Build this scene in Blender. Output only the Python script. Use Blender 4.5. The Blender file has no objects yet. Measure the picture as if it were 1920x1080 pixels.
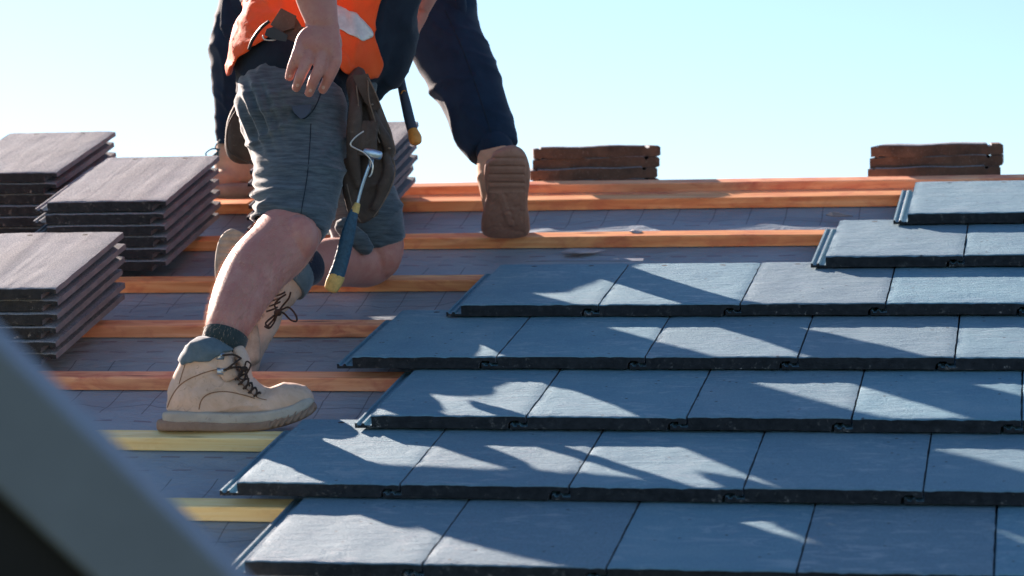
import bpy, bmesh, math, random
from mathutils import Vector, Matrix, noise
from mathutils.bvhtree import BVHTree
random.seed(7)
S = bpy.context.scene
COL = S.collection
R = math.radians
# ------------------------------------------------------------------ camera, sky, sun, exposure
PITCH = R(21.0)                        # roof pitch
H0 = 5.2                               # height of the ridge course above the ground
FPX = 4552.68                          # focal length in pixels of a 1920 wide picture
MR = Matrix.Translation((0, 0, H0)) @ Matrix.Rotation(PITCH, 4, 'X')     # roof frame (u, v, n) -> world
RC = Matrix(((0.97737443, 0.19976991, -0.06950681), (-0.00492514, -0.30702855, -0.95168756), (-0.21145912, 0.93049742, -0.29909796)))
CU = Vector((1.05648551, -5.45363021, 1.57528058 + .085))                # camera in the roof frame
ex = (RC.transposed() @ Vector((1, 0, 0))).normalized()
ez = (RC.transposed() @ Vector((0, 0, 1))).normalized()
ey = ez.cross(ex).normalized()
ex = ey.cross(ez).normalized()
MR3 = MR.to_3x3()
EX, EY, EZ = MR3 @ ex, MR3 @ ey, MR3 @ ez                                # image right, image down, view direction
CAMP = MR @ CU
cd = bpy.data.cameras.new('camera')
cam = bpy.data.objects.new('camera', cd)
COL.objects.link(cam)
m = Matrix((EX, -EY, -EZ)).transposed().to_4x4()
m.translation = CAMP
cam.matrix_world = m
cd.sensor_width = 36.0
cd.lens = FPX / 1920 * 36
cd.clip_start = .05
cd.clip_end = 3000
cd.dof.use_dof = True
cd.dof.focus_distance = 4.95
cd.dof.aperture_fstop = 5.0
S.camera = cam

SUN = (MR.to_3x3() @ Vector((-.0935, .1005, .0222))).normalized()                          # towards the sun
elev = math.asin(SUN.z)
azim = math.atan2(SUN.x, SUN.y)
w = bpy.data.worlds.new('World')
S.world = w
w.use_nodes = True
nt = w.node_tree
sky = nt.nodes.new('ShaderNodeTexSky')
sky.sky_type = 'NISHITA'
sky.sun_disc = False
sky.sun_elevation = elev
sky.sun_rotation = azim
sky.air_density = 1.0
sky.dust_density = .10
sky.ozone_density = 4.0
bg = nt.nodes['Background']
hs = nt.nodes.new('ShaderNodeHueSaturation')
hs.inputs['Saturation'].default_value = .9
nt.links.new(sky.outputs[0], hs.inputs['Color'])
nt.links.new(hs.outputs[0], bg.inputs[0])
bg.inputs[1].default_value = .05
sl = bpy.data.lights.new('sun', 'SUN')
sl.energy = 5.0
sl.angle = R(.53)
sl.color = (1.0, .81, .69)
so = bpy.data.objects.new('sun', sl)
COL.objects.link(so)
so.rotation_euler = SUN.to_track_quat('Z', 'Y').to_euler()
so.location = (0, 0, 30)
S.view_settings.view_transform = 'Standard'
S.view_settings.look = 'None'
S.view_settings.exposure = 1.9
S.view_settings.gamma = 1
S.cycles.max_bounces = 8

# ------------------------------------------------------------------ geometry helpers
def P(x, y, z):
    """world point seen at photo pixel (x, y), z metres along the view axis"""
    return CAMP + EX * ((x - 960) / FPX * z) + EY * ((y - 540) / FPX * z) + EZ * z
def px(co):
    d = co - CAMP
    z = d.dot(EZ)
    return d.dot(EX) / z * FPX + 960, d.dot(EY) / z * FPX + 540, z
def W(u, v, n):
    return MR @ Vector((u, v, n))
def lerp(a, b, t):
    return a + (b - a) * t
def cr(p0, p1, p2, p3, t):
    return [.5 * (2 * b + (c - a) * t + (2 * a - 5 * b + 4 * c - d) * t * t + (3 * b - a - 3 * c + d) * t ** 3) for a, b, c, d in zip(p0, p1, p2, p3)]
def spline(nodes, sub):
    out = []
    n = len(nodes)
    for i in range(n - 1):
        p0 = nodes[max(i - 1, 0)]; p1 = nodes[i]; p2 = nodes[i + 1]; p3 = nodes[min(i + 2, n - 1)]
        for k in range(sub):
            out.append(cr(p0, p1, p2, p3, k / sub))
    out.append(list(nodes[-1]))
    return out
class G:
    """a growing bag of vertices and faces"""
    def __init__(s):
        s.v = []; s.f = []; s.mi = []
    def add(s, vs, fs, mi=0):
        o = len(s.v)
        s.v += [Vector(v) for v in vs]
        s.f += [tuple(i + o for i in f) for f in fs]
        s.mi += [mi] * len(fs)
        return s
    def box(s, c, d, M=None, mi=0):
        vs = [Vector((c[0] + sx * d[0] / 2, c[1] + sy * d[1] / 2, c[2] + sz * d[2] / 2)) for sx in (-1, 1) for sy in (-1, 1) for sz in (-1, 1)]
        if M: vs = [M @ v for v in vs]
        return s.add(vs, [(0, 1, 3, 2), (4, 6, 7, 5), (0, 4, 5, 1), (2, 3, 7, 6), (0, 2, 6, 4), (1, 5, 7, 3)], mi)
    def rings(s, rings, cap=True, mi=0):
        n = len(rings[0]); o = len(s.v)
        for r in rings: s.v += [Vector(q) for q in r]
        for i in range(len(rings) - 1):
            for k in range(n):
                a = o + i * n + k; b = o + i * n + (k + 1) % n
                s.f.append((a, b, b + n, a + n)); s.mi.append(mi)
        if cap:
            s.f.append(tuple(o + k for k in range(n))[::-1]); s.mi.append(mi)
            s.f.append(tuple(o + (len(rings) - 1) * n + k for k in range(n))); s.mi.append(mi)
        return s
    def loft(s, nodes, n=24, e=2.0, sub=5, round_=True, mi=0):
        """nodes (px, py, z, width px, depth/width ratio): elliptical sections across the axis"""
        pts = spline(nodes, sub)
        cs = [P(q[0], q[1], q[2]) for q in pts]
        ra = [max(q[3], .5) / 2 * q[2] / FPX for q in pts]
        rb = [a * q[4] for a, q in zip(ra, pts)]
        rings = []
        T = []
        for i in range(len(cs)):
            t = (cs[min(i + 1, len(cs) - 1)] - cs[max(i - 1, 0)])
            T.append(t.normalized())
        last = None
        def ring(c, t, a, b):
            A = t.cross(EZ)
            if A.length < .15 and ring.last is not None: A = ring.last - t * ring.last.dot(t)
            A.normalize()
            if ring.last is not None and A.dot(ring.last) < 0: A = -A
            ring.last = A
            B = t.cross(A).normalized()
            out = []
            for k in range(n):
                th = 2 * math.pi * k / n
                x, y = math.cos(th), math.sin(th)
                if e != 2.0:
                    x = math.copysign(abs(x) ** (2 / e), x); y = math.copysign(abs(y) ** (2 / e), y)
                out.append(c + A * (a * x) + B * (b * y))
            return out
        ring.last = None
        if round_:
            r0 = min(ra[0], rb[0])
            for q in (1, .8, .5, .2):
                k = math.sqrt(max(0, 1 - q * q)) if q < 1 else .05
                rings.append(ring(cs[0] - T[0] * r0 * q * .6, T[0], ra[0] * k, rb[0] * k))
        for c, t, a, b in zip(cs, T, ra, rb): rings.append(ring(c, t, a, b))
        if round_:
            r1 = min(ra[-1], rb[-1])
            for q in (.2, .5, .8, 1):
                k = math.sqrt(max(0, 1 - q * q)) if q < 1 else .05
                rings.append(ring(cs[-1] + T[-1] * r1 * q * .6, T[-1], ra[-1] * k, rb[-1] * k))
        return s.rings(rings, True, mi)
    def tube(s, pts, r, n=8, sub=5, mi=0, closed=False):
        """pts world points"""
        q = spline([tuple(p) for p in pts], sub)
        cs = [Vector(p) for p in q]
        rings = []; last = None
        for i, c in enumerate(cs):
            t = (cs[min(i + 1, len(cs) - 1)] - cs[max(i - 1, 0)]).normalized()
            A = (Vector((.3, .2, .93)) if last is None else last)
            A = A - t * A.dot(t); A.normalize(); last = A
            B = t.cross(A)
            rr = r(i / (len(cs) - 1)) if callable(r) else r
            rings.append([c + A * (rr * math.cos(2 * math.pi * k / n)) + B * (rr * math.sin(2 * math.pi * k / n)) for k in range(n)])
        return s.rings(rings, True, mi)
    def blob(s, c, r, n=16, M=None, mi=0):
        rings = []
        for i in range(1, n):
            ph = math.pi * i / n
            rings.append([Vector(c) + (M @ Vector((r[0] * math.sin(ph) * math.cos(2 * math.pi * k / n), r[1] * math.sin(ph) * math.sin(2 * math.pi * k / n), r[2] * math.cos(ph))) if M else Vector((r[0] * math.sin(ph) * math.cos(2 * math.pi * k / n), r[1] * math.sin(ph) * math.sin(2 * math.pi * k / n), r[2] * math.cos(ph)))) for k in range(n)])
        return s.rings(rings, True, mi)
    def mesh(s, name, mats, smooth=True, org=None, fixn=True):
        me = bpy.data.meshes.new(name)
        o = org or Vector((0, 0, 0))
        me.from_pydata([v - o for v in s.v], [], s.f)
        for mt in mats: me.materials.append(mt)
        for p, k in zip(me.polygons, s.mi):
            p.material_index = k; p.use_smooth = smooth
        if fixn:
            bm = bmesh.new(); bm.from_mesh(me)
            bmesh.ops.recalc_face_normals(bm, faces=bm.faces)
            bm.to_mesh(me); bm.free()
        me.update()
        return me
IMG = Matrix((EX, EY, EZ)).transposed()          # columns: image right, down, away
def tag(o, label=None, cat=None, group=None, kind=None):
    if label: o['label'] = label
    if cat: o['category'] = cat
    if group: o['group'] = group
    if kind: o['kind'] = kind
    return o
def link(name, me, parent=None):
    o = bpy.data.objects.new(name, me)
    COL.objects.link(o)
    if parent: o.parent = parent
    return o
def empty(name, loc, label, cat, group=None):
    o = bpy.data.objects.new(name, None)
    COL.objects.link(o)
    o.empty_display_size = .1
    o.location = loc
    return tag(o, label, cat, group)
def remesh(g, voxel, smooth=4, disp=None, fac=.5):
    """melt the overlapping shapes of g into one continuous surface"""
    me = g.mesh('tmp', [], True)
    o = bpy.data.objects.new('tmp', me); COL.objects.link(o)
    md = o.modifiers.new('r', 'REMESH'); md.mode = 'VOXEL'; md.voxel_size = voxel; md.use_smooth_shade = True
    if smooth:
        ms = o.modifiers.new('s', 'SMOOTH'); ms.factor = fac; ms.iterations = smooth
    dg = bpy.context.evaluated_depsgraph_get(); dg.update()
    out = bpy.data.meshes.new_from_object(o.evaluated_get(dg))
    bpy.data.objects.remove(o); bpy.data.meshes.remove(me)
    if disp:
        nr = [v.normal.copy() for v in out.vertices]
        for v, nn in zip(out.vertices, nr):
            v.co += nn * disp(v.co, nn)
        out.update()
    for p in out.polygons: p.use_smooth = True
    return out
def place(name, me, parent, mats):
    """link a mesh given in world coordinates under a thing standing at parent.location"""
    me.name = name
    me.materials.clear()
    for mt in mats: me.materials.append(mt)
    base = Vector((0, 0, 0)); q = parent
    while q: base += q.location; q = q.parent
    me.transform(Matrix.Translation(-base))
    return link(name, me, parent)
def inpoly(x, y, poly):
    c = False; j = len(poly) - 1
    for i in range(len(poly)):
        xi, yi = poly[i]; xj, yj = poly[j]
        if (yi > y) != (yj > y) and x < (xj - xi) * (y - yi) / (yj - yi) + xi: c = not c
        j = i
    return c
def shell(me, keep, off, thick):
    """cloth cut from a surface: the faces for which keep() holds, pushed out and thickened"""
    bm = bmesh.new(); bm.from_mesh(me)
    bm.normal_update()
    kill = [f for f in bm.faces if not keep(f.calc_center_median(), f.normal)]
    bmesh.ops.delete(bm, geom=kill, context='FACES')
    for v in [v for v in bm.verts if not v.link_faces]: bm.verts.remove(v)
    for _ in range(4):
        bv = [v for v in bm.verts if v.is_boundary]
        mv = {}
        for v in bv:
            nb = [e.other_vert(v) for e in v.link_edges if e.is_boundary]
            if len(nb) == 2: mv[v] = (nb[0].co + nb[1].co) * .25 + v.co * .5
        for v, c in mv.items(): v.co = c
    nrm = {v: v.normal.copy() for v in bm.verts}
    for v in bm.verts:
        o = off(v.co) if callable(off) else off
        v.co += nrm[v] * o
    out = bpy.data.meshes.new('tmp'); bm.to_mesh(out); bm.free()
    o = bpy.data.objects.new('tmp', out); COL.objects.link(o)
    md = o.modifiers.new('s', 'SOLIDIFY'); md.thickness = thick; md.offset = 0
    dg = bpy.context.evaluated_depsgraph_get(); dg.update()
    r = bpy.data.meshes.new_from_object(o.evaluated_get(dg))
    bpy.data.objects.remove(o); bpy.data.meshes.remove(out)
    for p in r.polygons: p.use_smooth = True
    return r

# ------------------------------------------------------------------ material helpers
class NM:
    def __init__(s, name, rough=.6, spec=.5):
        s.m = bpy.data.materials.new(name); s.m.use_nodes = True
        s.t = s.m.node_tree; s.b = s.t.nodes['Principled BSDF']
        s.b.inputs['Roughness'].default_value = rough
        s.b.inputs['Specular IOR Level'].default_value = spec
    def n(s, t, **k):
        q = s.t.nodes.new(t)
        for a, b in k.items(): setattr(q, a, b)
        return q
    def l(s, a, b): s.t.links.new(a, b)
    def co(s, kind='Object', scale=(1, 1, 1), rot=(0, 0, 0)):
        c = s.n('ShaderNodeTexCoord'); mp = s.n('ShaderNodeMapping')
        mp.inputs['Scale'].default_value = scale; mp.inputs['Rotation'].default_value = rot
        s.l(c.outputs[kind], mp.inputs[0]); return mp.outputs[0]
    def rnd(s):
        return s.n('ShaderNodeObjectInfo').outputs['Random']
    def shift(s, vec, amt=37.0):
        """a different piece of the pattern on each object"""
        c = s.n('ShaderNodeCombineXYZ')
        for i, k in enumerate((1.0, .73, 1.9)):
            mm = s.math('MULTIPLY', s.rnd(), amt * k); s.l(mm, c.inputs[i])
        a = s.n('ShaderNodeVectorMath', operation='ADD'); s.l(vec, a.inputs[0]); s.l(c.outputs[0], a.inputs[1]); return a.outputs[0]
    def noise(s, vec, scale, detail=4, rough=.55, dist=0):
        q = s.n('ShaderNodeTexNoise'); q.inputs['Scale'].default_value = scale; q.inputs['Detail'].default_value = detail
        q.inputs['Roughness'].default_value = rough; q.inputs['Distortion'].default_value = dist
        s.l(vec, q.inputs['Vector']); return q.outputs['Fac']
    def math(s, op, a, b=0.0, c=0.0, clamp=False):
        q = s.n('ShaderNodeMath', operation=op, use_clamp=clamp)
        for i, x in enumerate((a, b, c)):
            if isinstance(x, (int, float)): q.inputs[i].default_value = x
            else: s.l(x, q.inputs[i])
        return q.outputs[0]
    def ramp(s, f, pts):
        q = s.n('ShaderNodeValToRGB'); e = q.color_ramp.elements
        while len(e) < len(pts): e.new(.5)
        for i, (p, c) in enumerate(pts):
            e[i].position = p; e[i].color = (*c, 1) if isinstance(c, (tuple, list)) else (c, c, c, 1)
        s.l(f, q.inputs[0]); return q.outputs[0]
    def mix(s, f, a, b, mode='MIX'):
        q = s.n('ShaderNodeMix', data_type='RGBA', blend_type=mode)
        for i, x in ((0, f), (6, a), (7, b)):
            if isinstance(x, (int, float)): q.inputs[i].default_value = x
            elif isinstance(x, (tuple, list)): q.inputs[i].default_value = (*x, 1)
            else: s.l(x, q.inputs[i])
        return q.outputs[2]
    def bump(s, h, strength, dist, prev=None):
        q = s.n('ShaderNodeBump'); q.inputs['Strength'].default_value = strength; q.inputs['Distance'].default_value = dist
        s.l(h, q.inputs['Height'])
        if prev: s.l(prev, q.inputs['Normal'])
        return q.outputs[0]
    def out(s, color=None, rough=None, normal=None):
        if color is not None:
            if isinstance(color, (tuple, list)): s.b.inputs['Base Color'].default_value = (*color, 1)
            else: s.l(color, s.b.inputs['Base Color'])
        if rough is not None:
            if isinstance(rough, (int, float)): s.b.inputs['Roughness'].default_value = rough
            else: s.l(rough, s.b.inputs['Roughness'])
        if normal is not None: s.l(normal, s.b.inputs['Normal'])
        return s.m

def m_tile():
    q = NM('slate_blue_tile_face', .5, .5)
    v = q.shift(q.co())
    big = q.noise(v, 7, 4, .6)
    base = q.ramp(big, [(.3, (.075, .22, .31)), (.55, (.115, .275, .355)), (.75, (.18, .32, .39))])
    hue = q.math('MULTIPLY', q.rnd(), .75)
    base = q.mix(hue, base, (.115, .185, .235))
    fine = q.noise(v, 260, 3, .7)
    base = q.mix(.2, base, q.ramp(fine, [(.36, (.03, .055, .07)), (.68, (.30, .44, .54))]))
    # wet-looking sun sheen painted as paler smears, stretched along the tile's width
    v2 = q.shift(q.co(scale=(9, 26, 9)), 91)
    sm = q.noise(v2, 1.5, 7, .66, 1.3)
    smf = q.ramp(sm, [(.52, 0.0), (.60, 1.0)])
    sheen_gate = q.ramp(q.noise(v, 4.2, 3, .6), [(.42, .12), (.58, 1.0)])
    base = q.mix(q.math('MULTIPLY', q.math('MULTIPLY', smf, sheen_gate), .22), base, (.42, .46, .49))
    # dark specks
    sp = q.n('ShaderNodeTexVoronoi'); sp.inputs['Scale'].default_value = 34; q.l(v, sp.inputs['Vector'])
    spk = q.ramp(sp.outputs['Distance'], [(.08, 1.0), (.13, 0.0)])
    gate = q.ramp(q.noise(v, 9, 2), [(.48, 0.0), (.56, .8)])
    base = q.mix(q.math('MULTIPLY', spk, gate), base, (.018, .02, .025))
    # nail holes near the head
    c = q.n('ShaderNodeSeparateXYZ'); q.l(q.co(), c.inputs[0])
    hole = None
    for hu in (.082, .214):
        dx = q.math('SUBTRACT', c.outputs[0], hu); dy = q.math('SUBTRACT', c.outputs[1], .388)
        dx = q.math('MULTIPLY', dx, .75)
        d = q.math('SQRT', q.math('ADD', q.math('MULTIPLY', dx, dx), q.math('MULTIPLY', dy, dy)))
        h = q.math('LESS_THAN', d, .0052)
        hole = h if hole is None else q.math('MAXIMUM', hole, h)
    base = q.mix(hole, base, (.008, .008, .009))
    rg = q.mix(q.math('MULTIPLY', smf, sheen_gate), (.68, .68, .68), (.5, .5, .5))
    nb = q.bump(q.noise(v, 260, 4, .75), .6, .0022)
    nb = q.bump(q.noise(v2, 1.6, 5, .6, .8), .5, .006, nb)
    return q.out(base, rg, nb)
def m_edge():
    q = NM('tile_broken_edge', .85, .3)
    v = q.shift(q.co())
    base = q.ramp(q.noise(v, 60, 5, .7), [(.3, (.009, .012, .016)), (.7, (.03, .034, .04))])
    fl = q.math('MULTIPLY', q.ramp(q.noise(v, 75, 5, .8), [(.57, 0.0), (.67, 1.0)]), q.ramp(q.noise(v, 14, 3), [(.45, .1), (.62, 1.0)]))
    c = q.n('ShaderNodeSeparateXYZ'); q.l(q.co(), c.inputs[0])
    low = q.ramp(q.math('MULTIPLY', c.outputs[2], 40), [(.10, 1.0), (.40, .22)])
    base = q.mix(q.math('MULTIPLY', fl, low), base, (.58, .54, .50))
    return q.out(base, .85, q.bump(q.noise(v, 180, 4, .7), .8, .002))
def m_raw(name, c1, c2):
    q = NM(name, .85, .25)
    v = q.shift(q.co())
    base = q.ramp(q.noise(v, 22, 5, .65), [(.3, c1), (.7, c2)])
    fl = q.ramp(q.noise(v, 210, 3, .7), [(.6, 0.0), (.75, 1.0)])
    base = q.mix(q.math('MULTIPLY', fl, .5), base, (.42, .36, .32))
    return q.out(base, .85, q.bump(q.noise(v, 240, 4, .7), .5, .0015))
def m_stack():
    q = NM('dusty_grey_tile_face', .88, .2)
    v = q.shift(q.co())
    base = q.ramp(q.noise(v, 9, 5, .6), [(.3, (.145, .185, .235)), (.7, (.225, .27, .335))])
    rip = q.shift(q.co(scale=(15, 1.6, 6)), 13)
    rp = q.noise(rip, 1.0, 2, .45, .5)
    base = q.mix(q.ramp(rp, [(.35, .0), (.7, .45)]), base, (.12, .13, .145))
    fine = q.noise(v, 300, 3, .7)
    base = q.mix(.42, base, q.ramp(fine, [(.36, (.05, .05, .05)), (.66, (.55, .54, .53))]))
    c = q.n('ShaderNodeSeparateXYZ'); q.l(q.co(), c.inputs[0])
    hole = None
    for hu in (.082, .214):
        dx = q.math('MULTIPLY', q.math('SUBTRACT', c.outputs[0], hu), .75); dy = q.math('SUBTRACT', c.outputs[1], .388)
        d = q.math('SQRT', q.math('ADD', q.math('MULTIPLY', dx, dx), q.math('MULTIPLY', dy, dy)))
        h = q.math('LESS_THAN', d, .0052)
        hole = h if hole is None else q.math('MAXIMUM', hole, h)
    base = q.mix(hole, base, (.008, .008, .009))
    nb = q.bump(rp, .7, .010)
    nb = q.bump(q.noise(v, 240, 4, .75), .8, .0024, nb)
    return q.out(base, .88, nb)
def m_wood(name, top, mid, dark, stain):
    q = NM(name, .68, .3)
    v = q.shift(q.co(scale=(2.2, 40, 40)), 23)
    g = q.noise(v, 1.5, 6, .6, .8)
    base = q.ramp(g, [(.25, dark), (.5, mid), (.72, top)])
    b2 = q.shift(q.co(scale=(5, 14, 14)), 57)
    st = q.ramp(q.noise(b2, 1.6, 5, .65, 1.0), [(.48, 0.0), (.72, .75)])
    base = q.mix(st, base, stain)
    # knots
    vo = q.n('ShaderNodeTexVoronoi'); vo.inputs['Scale'].default_value = 1.0
    q.l(q.shift(q.co(scale=(2.6, 20, 8)), 11), vo.inputs['Vector'])
    kn = q.ramp(vo.outputs['Distance'], [(.05, 1.0), (.13, 0.0)])
    base = q.mix(q.math('MULTIPLY', kn, .7), base, tuple(c * .28 for c in stain))
    return q.out(base, .66, q.bump(g, .25, .0015))
def m_cloth(name, c1, c2, sx=(60, 60, 60), rough=.9, weave=900, bs=.25, sheen=.3, spec=.2):
    q = NM(name, rough, spec)
    v = q.co(scale=sx)
    base = q.ramp(q.noise(v, 1, 5, .65), [(.32, c1), (.68, c2)])
    fine = q.noise(q.co(), weave, 2, .6)
    base = q.mix(.25, base, q.mix(fine, (0, 0, 0), c2, 'MIX'))
    q.b.inputs['Sheen Weight'].default_value = sheen
    q.b.inputs['Sheen Roughness'].default_value = .4
    nb = q.bump(fine, bs, .0008)
    nb = q.bump(q.noise(v, 1, 4, .6), .3, .003, nb)
    return q.out(base, rough, nb)
def m_skin(name):
    q = NM(name, .52, .4)
    v = q.co()
    base = q.ramp(q.noise(v, 14, 5, .6), [(.3, (.45, .19, .145)), (.7, (.57, .275, .215))])
    sp = q.ramp(q.noise(v, 150, 4, .7), [(.58, 0.0), (.72, .5)])
    base = q.mix(sp, base, (.24, .09, .07))
    bl = q.ramp(q.noise(v, 38, 5, .7), [(.42, 0.0), (.62, .7)])
    base = q.mix(bl, base, (.46, .17, .14))
    q.b.inputs['Subsurface Weight'].default_value = .12
    q.b.inputs['Subsurface Radius'].default_value = (.012, .005, .003)
    q.b.inputs['Subsurface Scale'].default_value = 1
    q.b.inputs['Sheen Weight'].default_value = .12
    q.b.inputs['Sheen Roughness'].default_value = .35
    return q.out(base, .5, q.bump(q.noise(v, 420, 4, .7), .3, .0008))
def m_leather(name, c1, c2, scuff, rough=.65):
    q = NM(name, rough, .35)
    v = q.co()
    base = q.ramp(q.noise(v, 18, 6, .65, .5), [(.3, c1), (.7, c2)])
    sc = q.ramp(q.noise(v, 55, 5, .75, 1.2), [(.58, 0.0), (.72, .8)])
    base = q.mix(sc, base, scuff)
    nb = q.bump(q.noise(v, 30, 6, .7, .6), .35, .004)
    return q.out(base, rough, q.bump(q.noise(v, 380, 3, .7), .3, .0008, nb))
def m_plain(name, c, rough=.5, metal=0, spec=.5, var=.15, sc=60):
    q = NM(name, rough, spec)
    q.b.inputs['Metallic'].default_value = metal
    v = q.co()
    f = q.noise(v, sc, 5, .65)
    base = q.ramp(f, [(.3, tuple(x * (1 - var) for x in c)), (.7, tuple(min(1, x * (1 + var)) for x in c))])
    return q.out(base, rough, q.bump(f, .12, .001))
def m_underlay():
    q = NM('roof_underlay', .55, .35)
    oc = q.co()
    base = q.ramp(q.noise(oc, 3.5, 5, .6, .4), [(.3, (.195, .25, .30)), (.7, (.275, .335, .385))])
    c = q.n('ShaderNodeSeparateXYZ'); q.l(oc, c.inputs[0])
    wob = q.math('MULTIPLY', q.math('SUBTRACT', q.noise(oc, 4, 2), .5), .012)
    u = q.math('ADD', c.outputs[0], wob); v = q.math('ADD', c.outputs[1], wob)
    # printed strips: the sheets carry dashes and a ruled grid by turns
    per = .665
    ph = q.math('FRACT', q.math('MULTIPLY', q.math('ADD', v, 6.65 + .11), 1 / per))
    dashband = q.math('LESS_THAN', ph, .5)
    # dashes: rows 42 mm apart, staggered
    row = q.math('MULTIPLY', v, 1 / .062)
    rf = q.math('FRACT', q.math('ADD', row, 100)); ri = q.math('FLOOR', q.math('ADD', row, 100))
    stg = q.math('MULTIPLY', q.math('FRACT', q.math('MULTIPLY', ri, .5)), 1.0)
    uf = q.math('FRACT', q.math('ADD', q.math('MULTIPLY', u, 1 / .085), q.math('ADD', stg, 100)))
    d1 = q.math('LESS_THAN', uf, .45); d2 = q.math('LESS_THAN', q.math('ABSOLUTE', q.math('SUBTRACT', rf, .5)), .055)
    dash = q.math('MULTIPLY', q.math('MULTIPLY', d1, d2), dashband)
    gu = q.math('FRACT', q.math('ADD', q.math('MULTIPLY', u, 1 / .09), 100))
    g1 = q.math('LESS_THAN', gu, .028)
    wv2 = q.math('MULTIPLY', q.math('SUBTRACT', q.noise(q.co(scale=(2, .4, 1)), 3, 2), .5), .12)
    gv = q.math('FRACT', q.math('ADD', q.math('MULTIPLY', q.math('ADD', v, wv2), 1 / .33), 100.2))
    g2 = q.math('LESS_THAN', gv, .009)
    grid = q.math('MULTIPLY', q.math('MAXIMUM', g1, g2), q.math('SUBTRACT', 1, dashband))
    base = q.mix(q.math('MULTIPLY', dash, .48), base, (.10, .03, .06))
    base = q.mix(q.math('MULTIPLY', grid, .62), base, (.02, .022, .035))
    st = q.ramp(q.noise(oc, 11, 5, .7, .8), [(.6, 0.0), (.8, .35)])
    base = q.mix(st, base, (.30, .30, .33))
    nb = q.bump(q.noise(q.co(scale=(5, 14, 5)), 1.5, 5, .6, .6), .6, .022)
    nb = q.bump(q.noise(oc, 500, 2, .6), .2, .0008, nb)
    return q.out(base, .5, nb)

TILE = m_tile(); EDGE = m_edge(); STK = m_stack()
RAW = m_raw('raw_concrete_tile_side', (.135, .135, .15), (.22, .215, .235))
RAWB = m_raw('raw_brown_tile_underside', (.07, .042, .032), (.165, .09, .06))
PINK = m_wood('orange_treated_timber', (.92, .52, .25), (.80, .35, .14), (.60, .20, .08), (.50, .10, .06))
PINK2 = m_wood('pink_treated_timber', (.95, .53, .32), (.86, .40, .21), (.68, .25, .12), (.52, .09, .07))
YEL = m_wood('yellow_treated_timber', (.95, .80, .48), (.92, .70, .33), (.84, .58, .23), (.76, .50, .20))
UND = m_underlay()
SKIN = m_skin('skin')
SHORT = m_cloth('heathered_blue_grey_jersey', (.038, .052, .066), (.125, .158, .18), (22, 22, 170), .9, 700, .3, .5)
NAVY = m_cloth('navy_shirt_cloth', (.008, .014, .026), (.017, .028, .045), (20, 20, 20), .85, 800, .3, .12)
TROU = m_cloth('dark_navy_work_cloth', (.004, .014, .034), (.011, .030, .062), (14, 14, 14), .82, 800, .3, .12)
ORNG = m_cloth('hi_vis_orange_cloth', (.95, .085, .012), (1.0, .125, .02), (18, 18, 18), .7, 900, .25, .1, .25)
REFL = m_plain('reflective_grey_tape', (.62, .60, .54), .35, .25, .6, .25, 30)
BOOT = m_leather('pale_tan_nubuck', (.48, .335, .245), (.68, .50, .40), (.28, .19, .145), .8)
BOOTB = m_leather('worn_brown_nubuck', (.46, .26, .155), (.60, .36, .235), (.36, .21, .14), .75)
SOLE = m_leather('grey_tan_rubber_sole', (.28, .20, .155), (.38, .30, .24), (.17, .125, .10), .8)
SOLEB = m_leather('brown_rubber_sole', (.27, .135, .09), (.38, .21, .15), (.20, .10, .07), .55)
COLLAR = m_cloth('blue_grey_boot_collar', (.09, .13, .155), (.14, .19, .22), (60, 60, 60), .8, 600, .3, .3)
SOCK = m_cloth('dark_green_grey_sock', (.025, .04, .045), (.05, .07, .075), (300, 300, 80), .95, 500, .4, .3)
SOCKN = m_cloth('navy_sock', (.012, .018, .035), (.025, .035, .06), (200, 200, 200), .95, 500, .4, .3)
LACE = m_plain('dark_brown_lace', (.045, .028, .022), .8, 0, .3, .4, 300)
POUCH = m_leather('dark_brown_tool_leather', (.050, .034, .027), (.105, .075, .06), (.16, .125, .10), .72)
BLK = m_plain('black_plastic', (.014, .016, .02), .45, 0, .5, .2)
STEEL = m_plain('blued_steel', (.42, .52, .62), .32, .9, .5, .25, 90)
WIRE = m_plain('bright_steel_wire', (.6, .56, .52), .3, 1, .5, .2)
GRIP = m_plain('blue_rubber_grip', (.022, .075, .125), .55, 0, .4, .35, 120)
GRIPN = m_plain('dark_blue_rubber_grip', (.022, .032, .06), .55, 0, .4, .3, 120)
YELR = m_plain('yellow_rubber', (.60, .40, .13), .6, 0, .4, .25, 120)
ORGR = m_plain('orange_rubber', (.70, .27, .05), .55, 0, .4, .15, 120)
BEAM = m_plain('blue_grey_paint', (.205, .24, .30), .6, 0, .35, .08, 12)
BEAMD = m_plain('shaded_underside_grey', (.022, .022, .026), .7, 0, .3, .1, 12)  # near-black colour stands in for shade on the beam's underside
HAIR = m_plain('brown_hair', (.06, .035, .02), .6, 0, .3, .4, 200)
SEAM = m_plain('dark_seam_thread', (.02, .028, .04), .9, 0, .1, .2, 200)
WHITE = m_plain('white_cotton', (.7, .68, .68), .9, 0, .2, .1)

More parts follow.
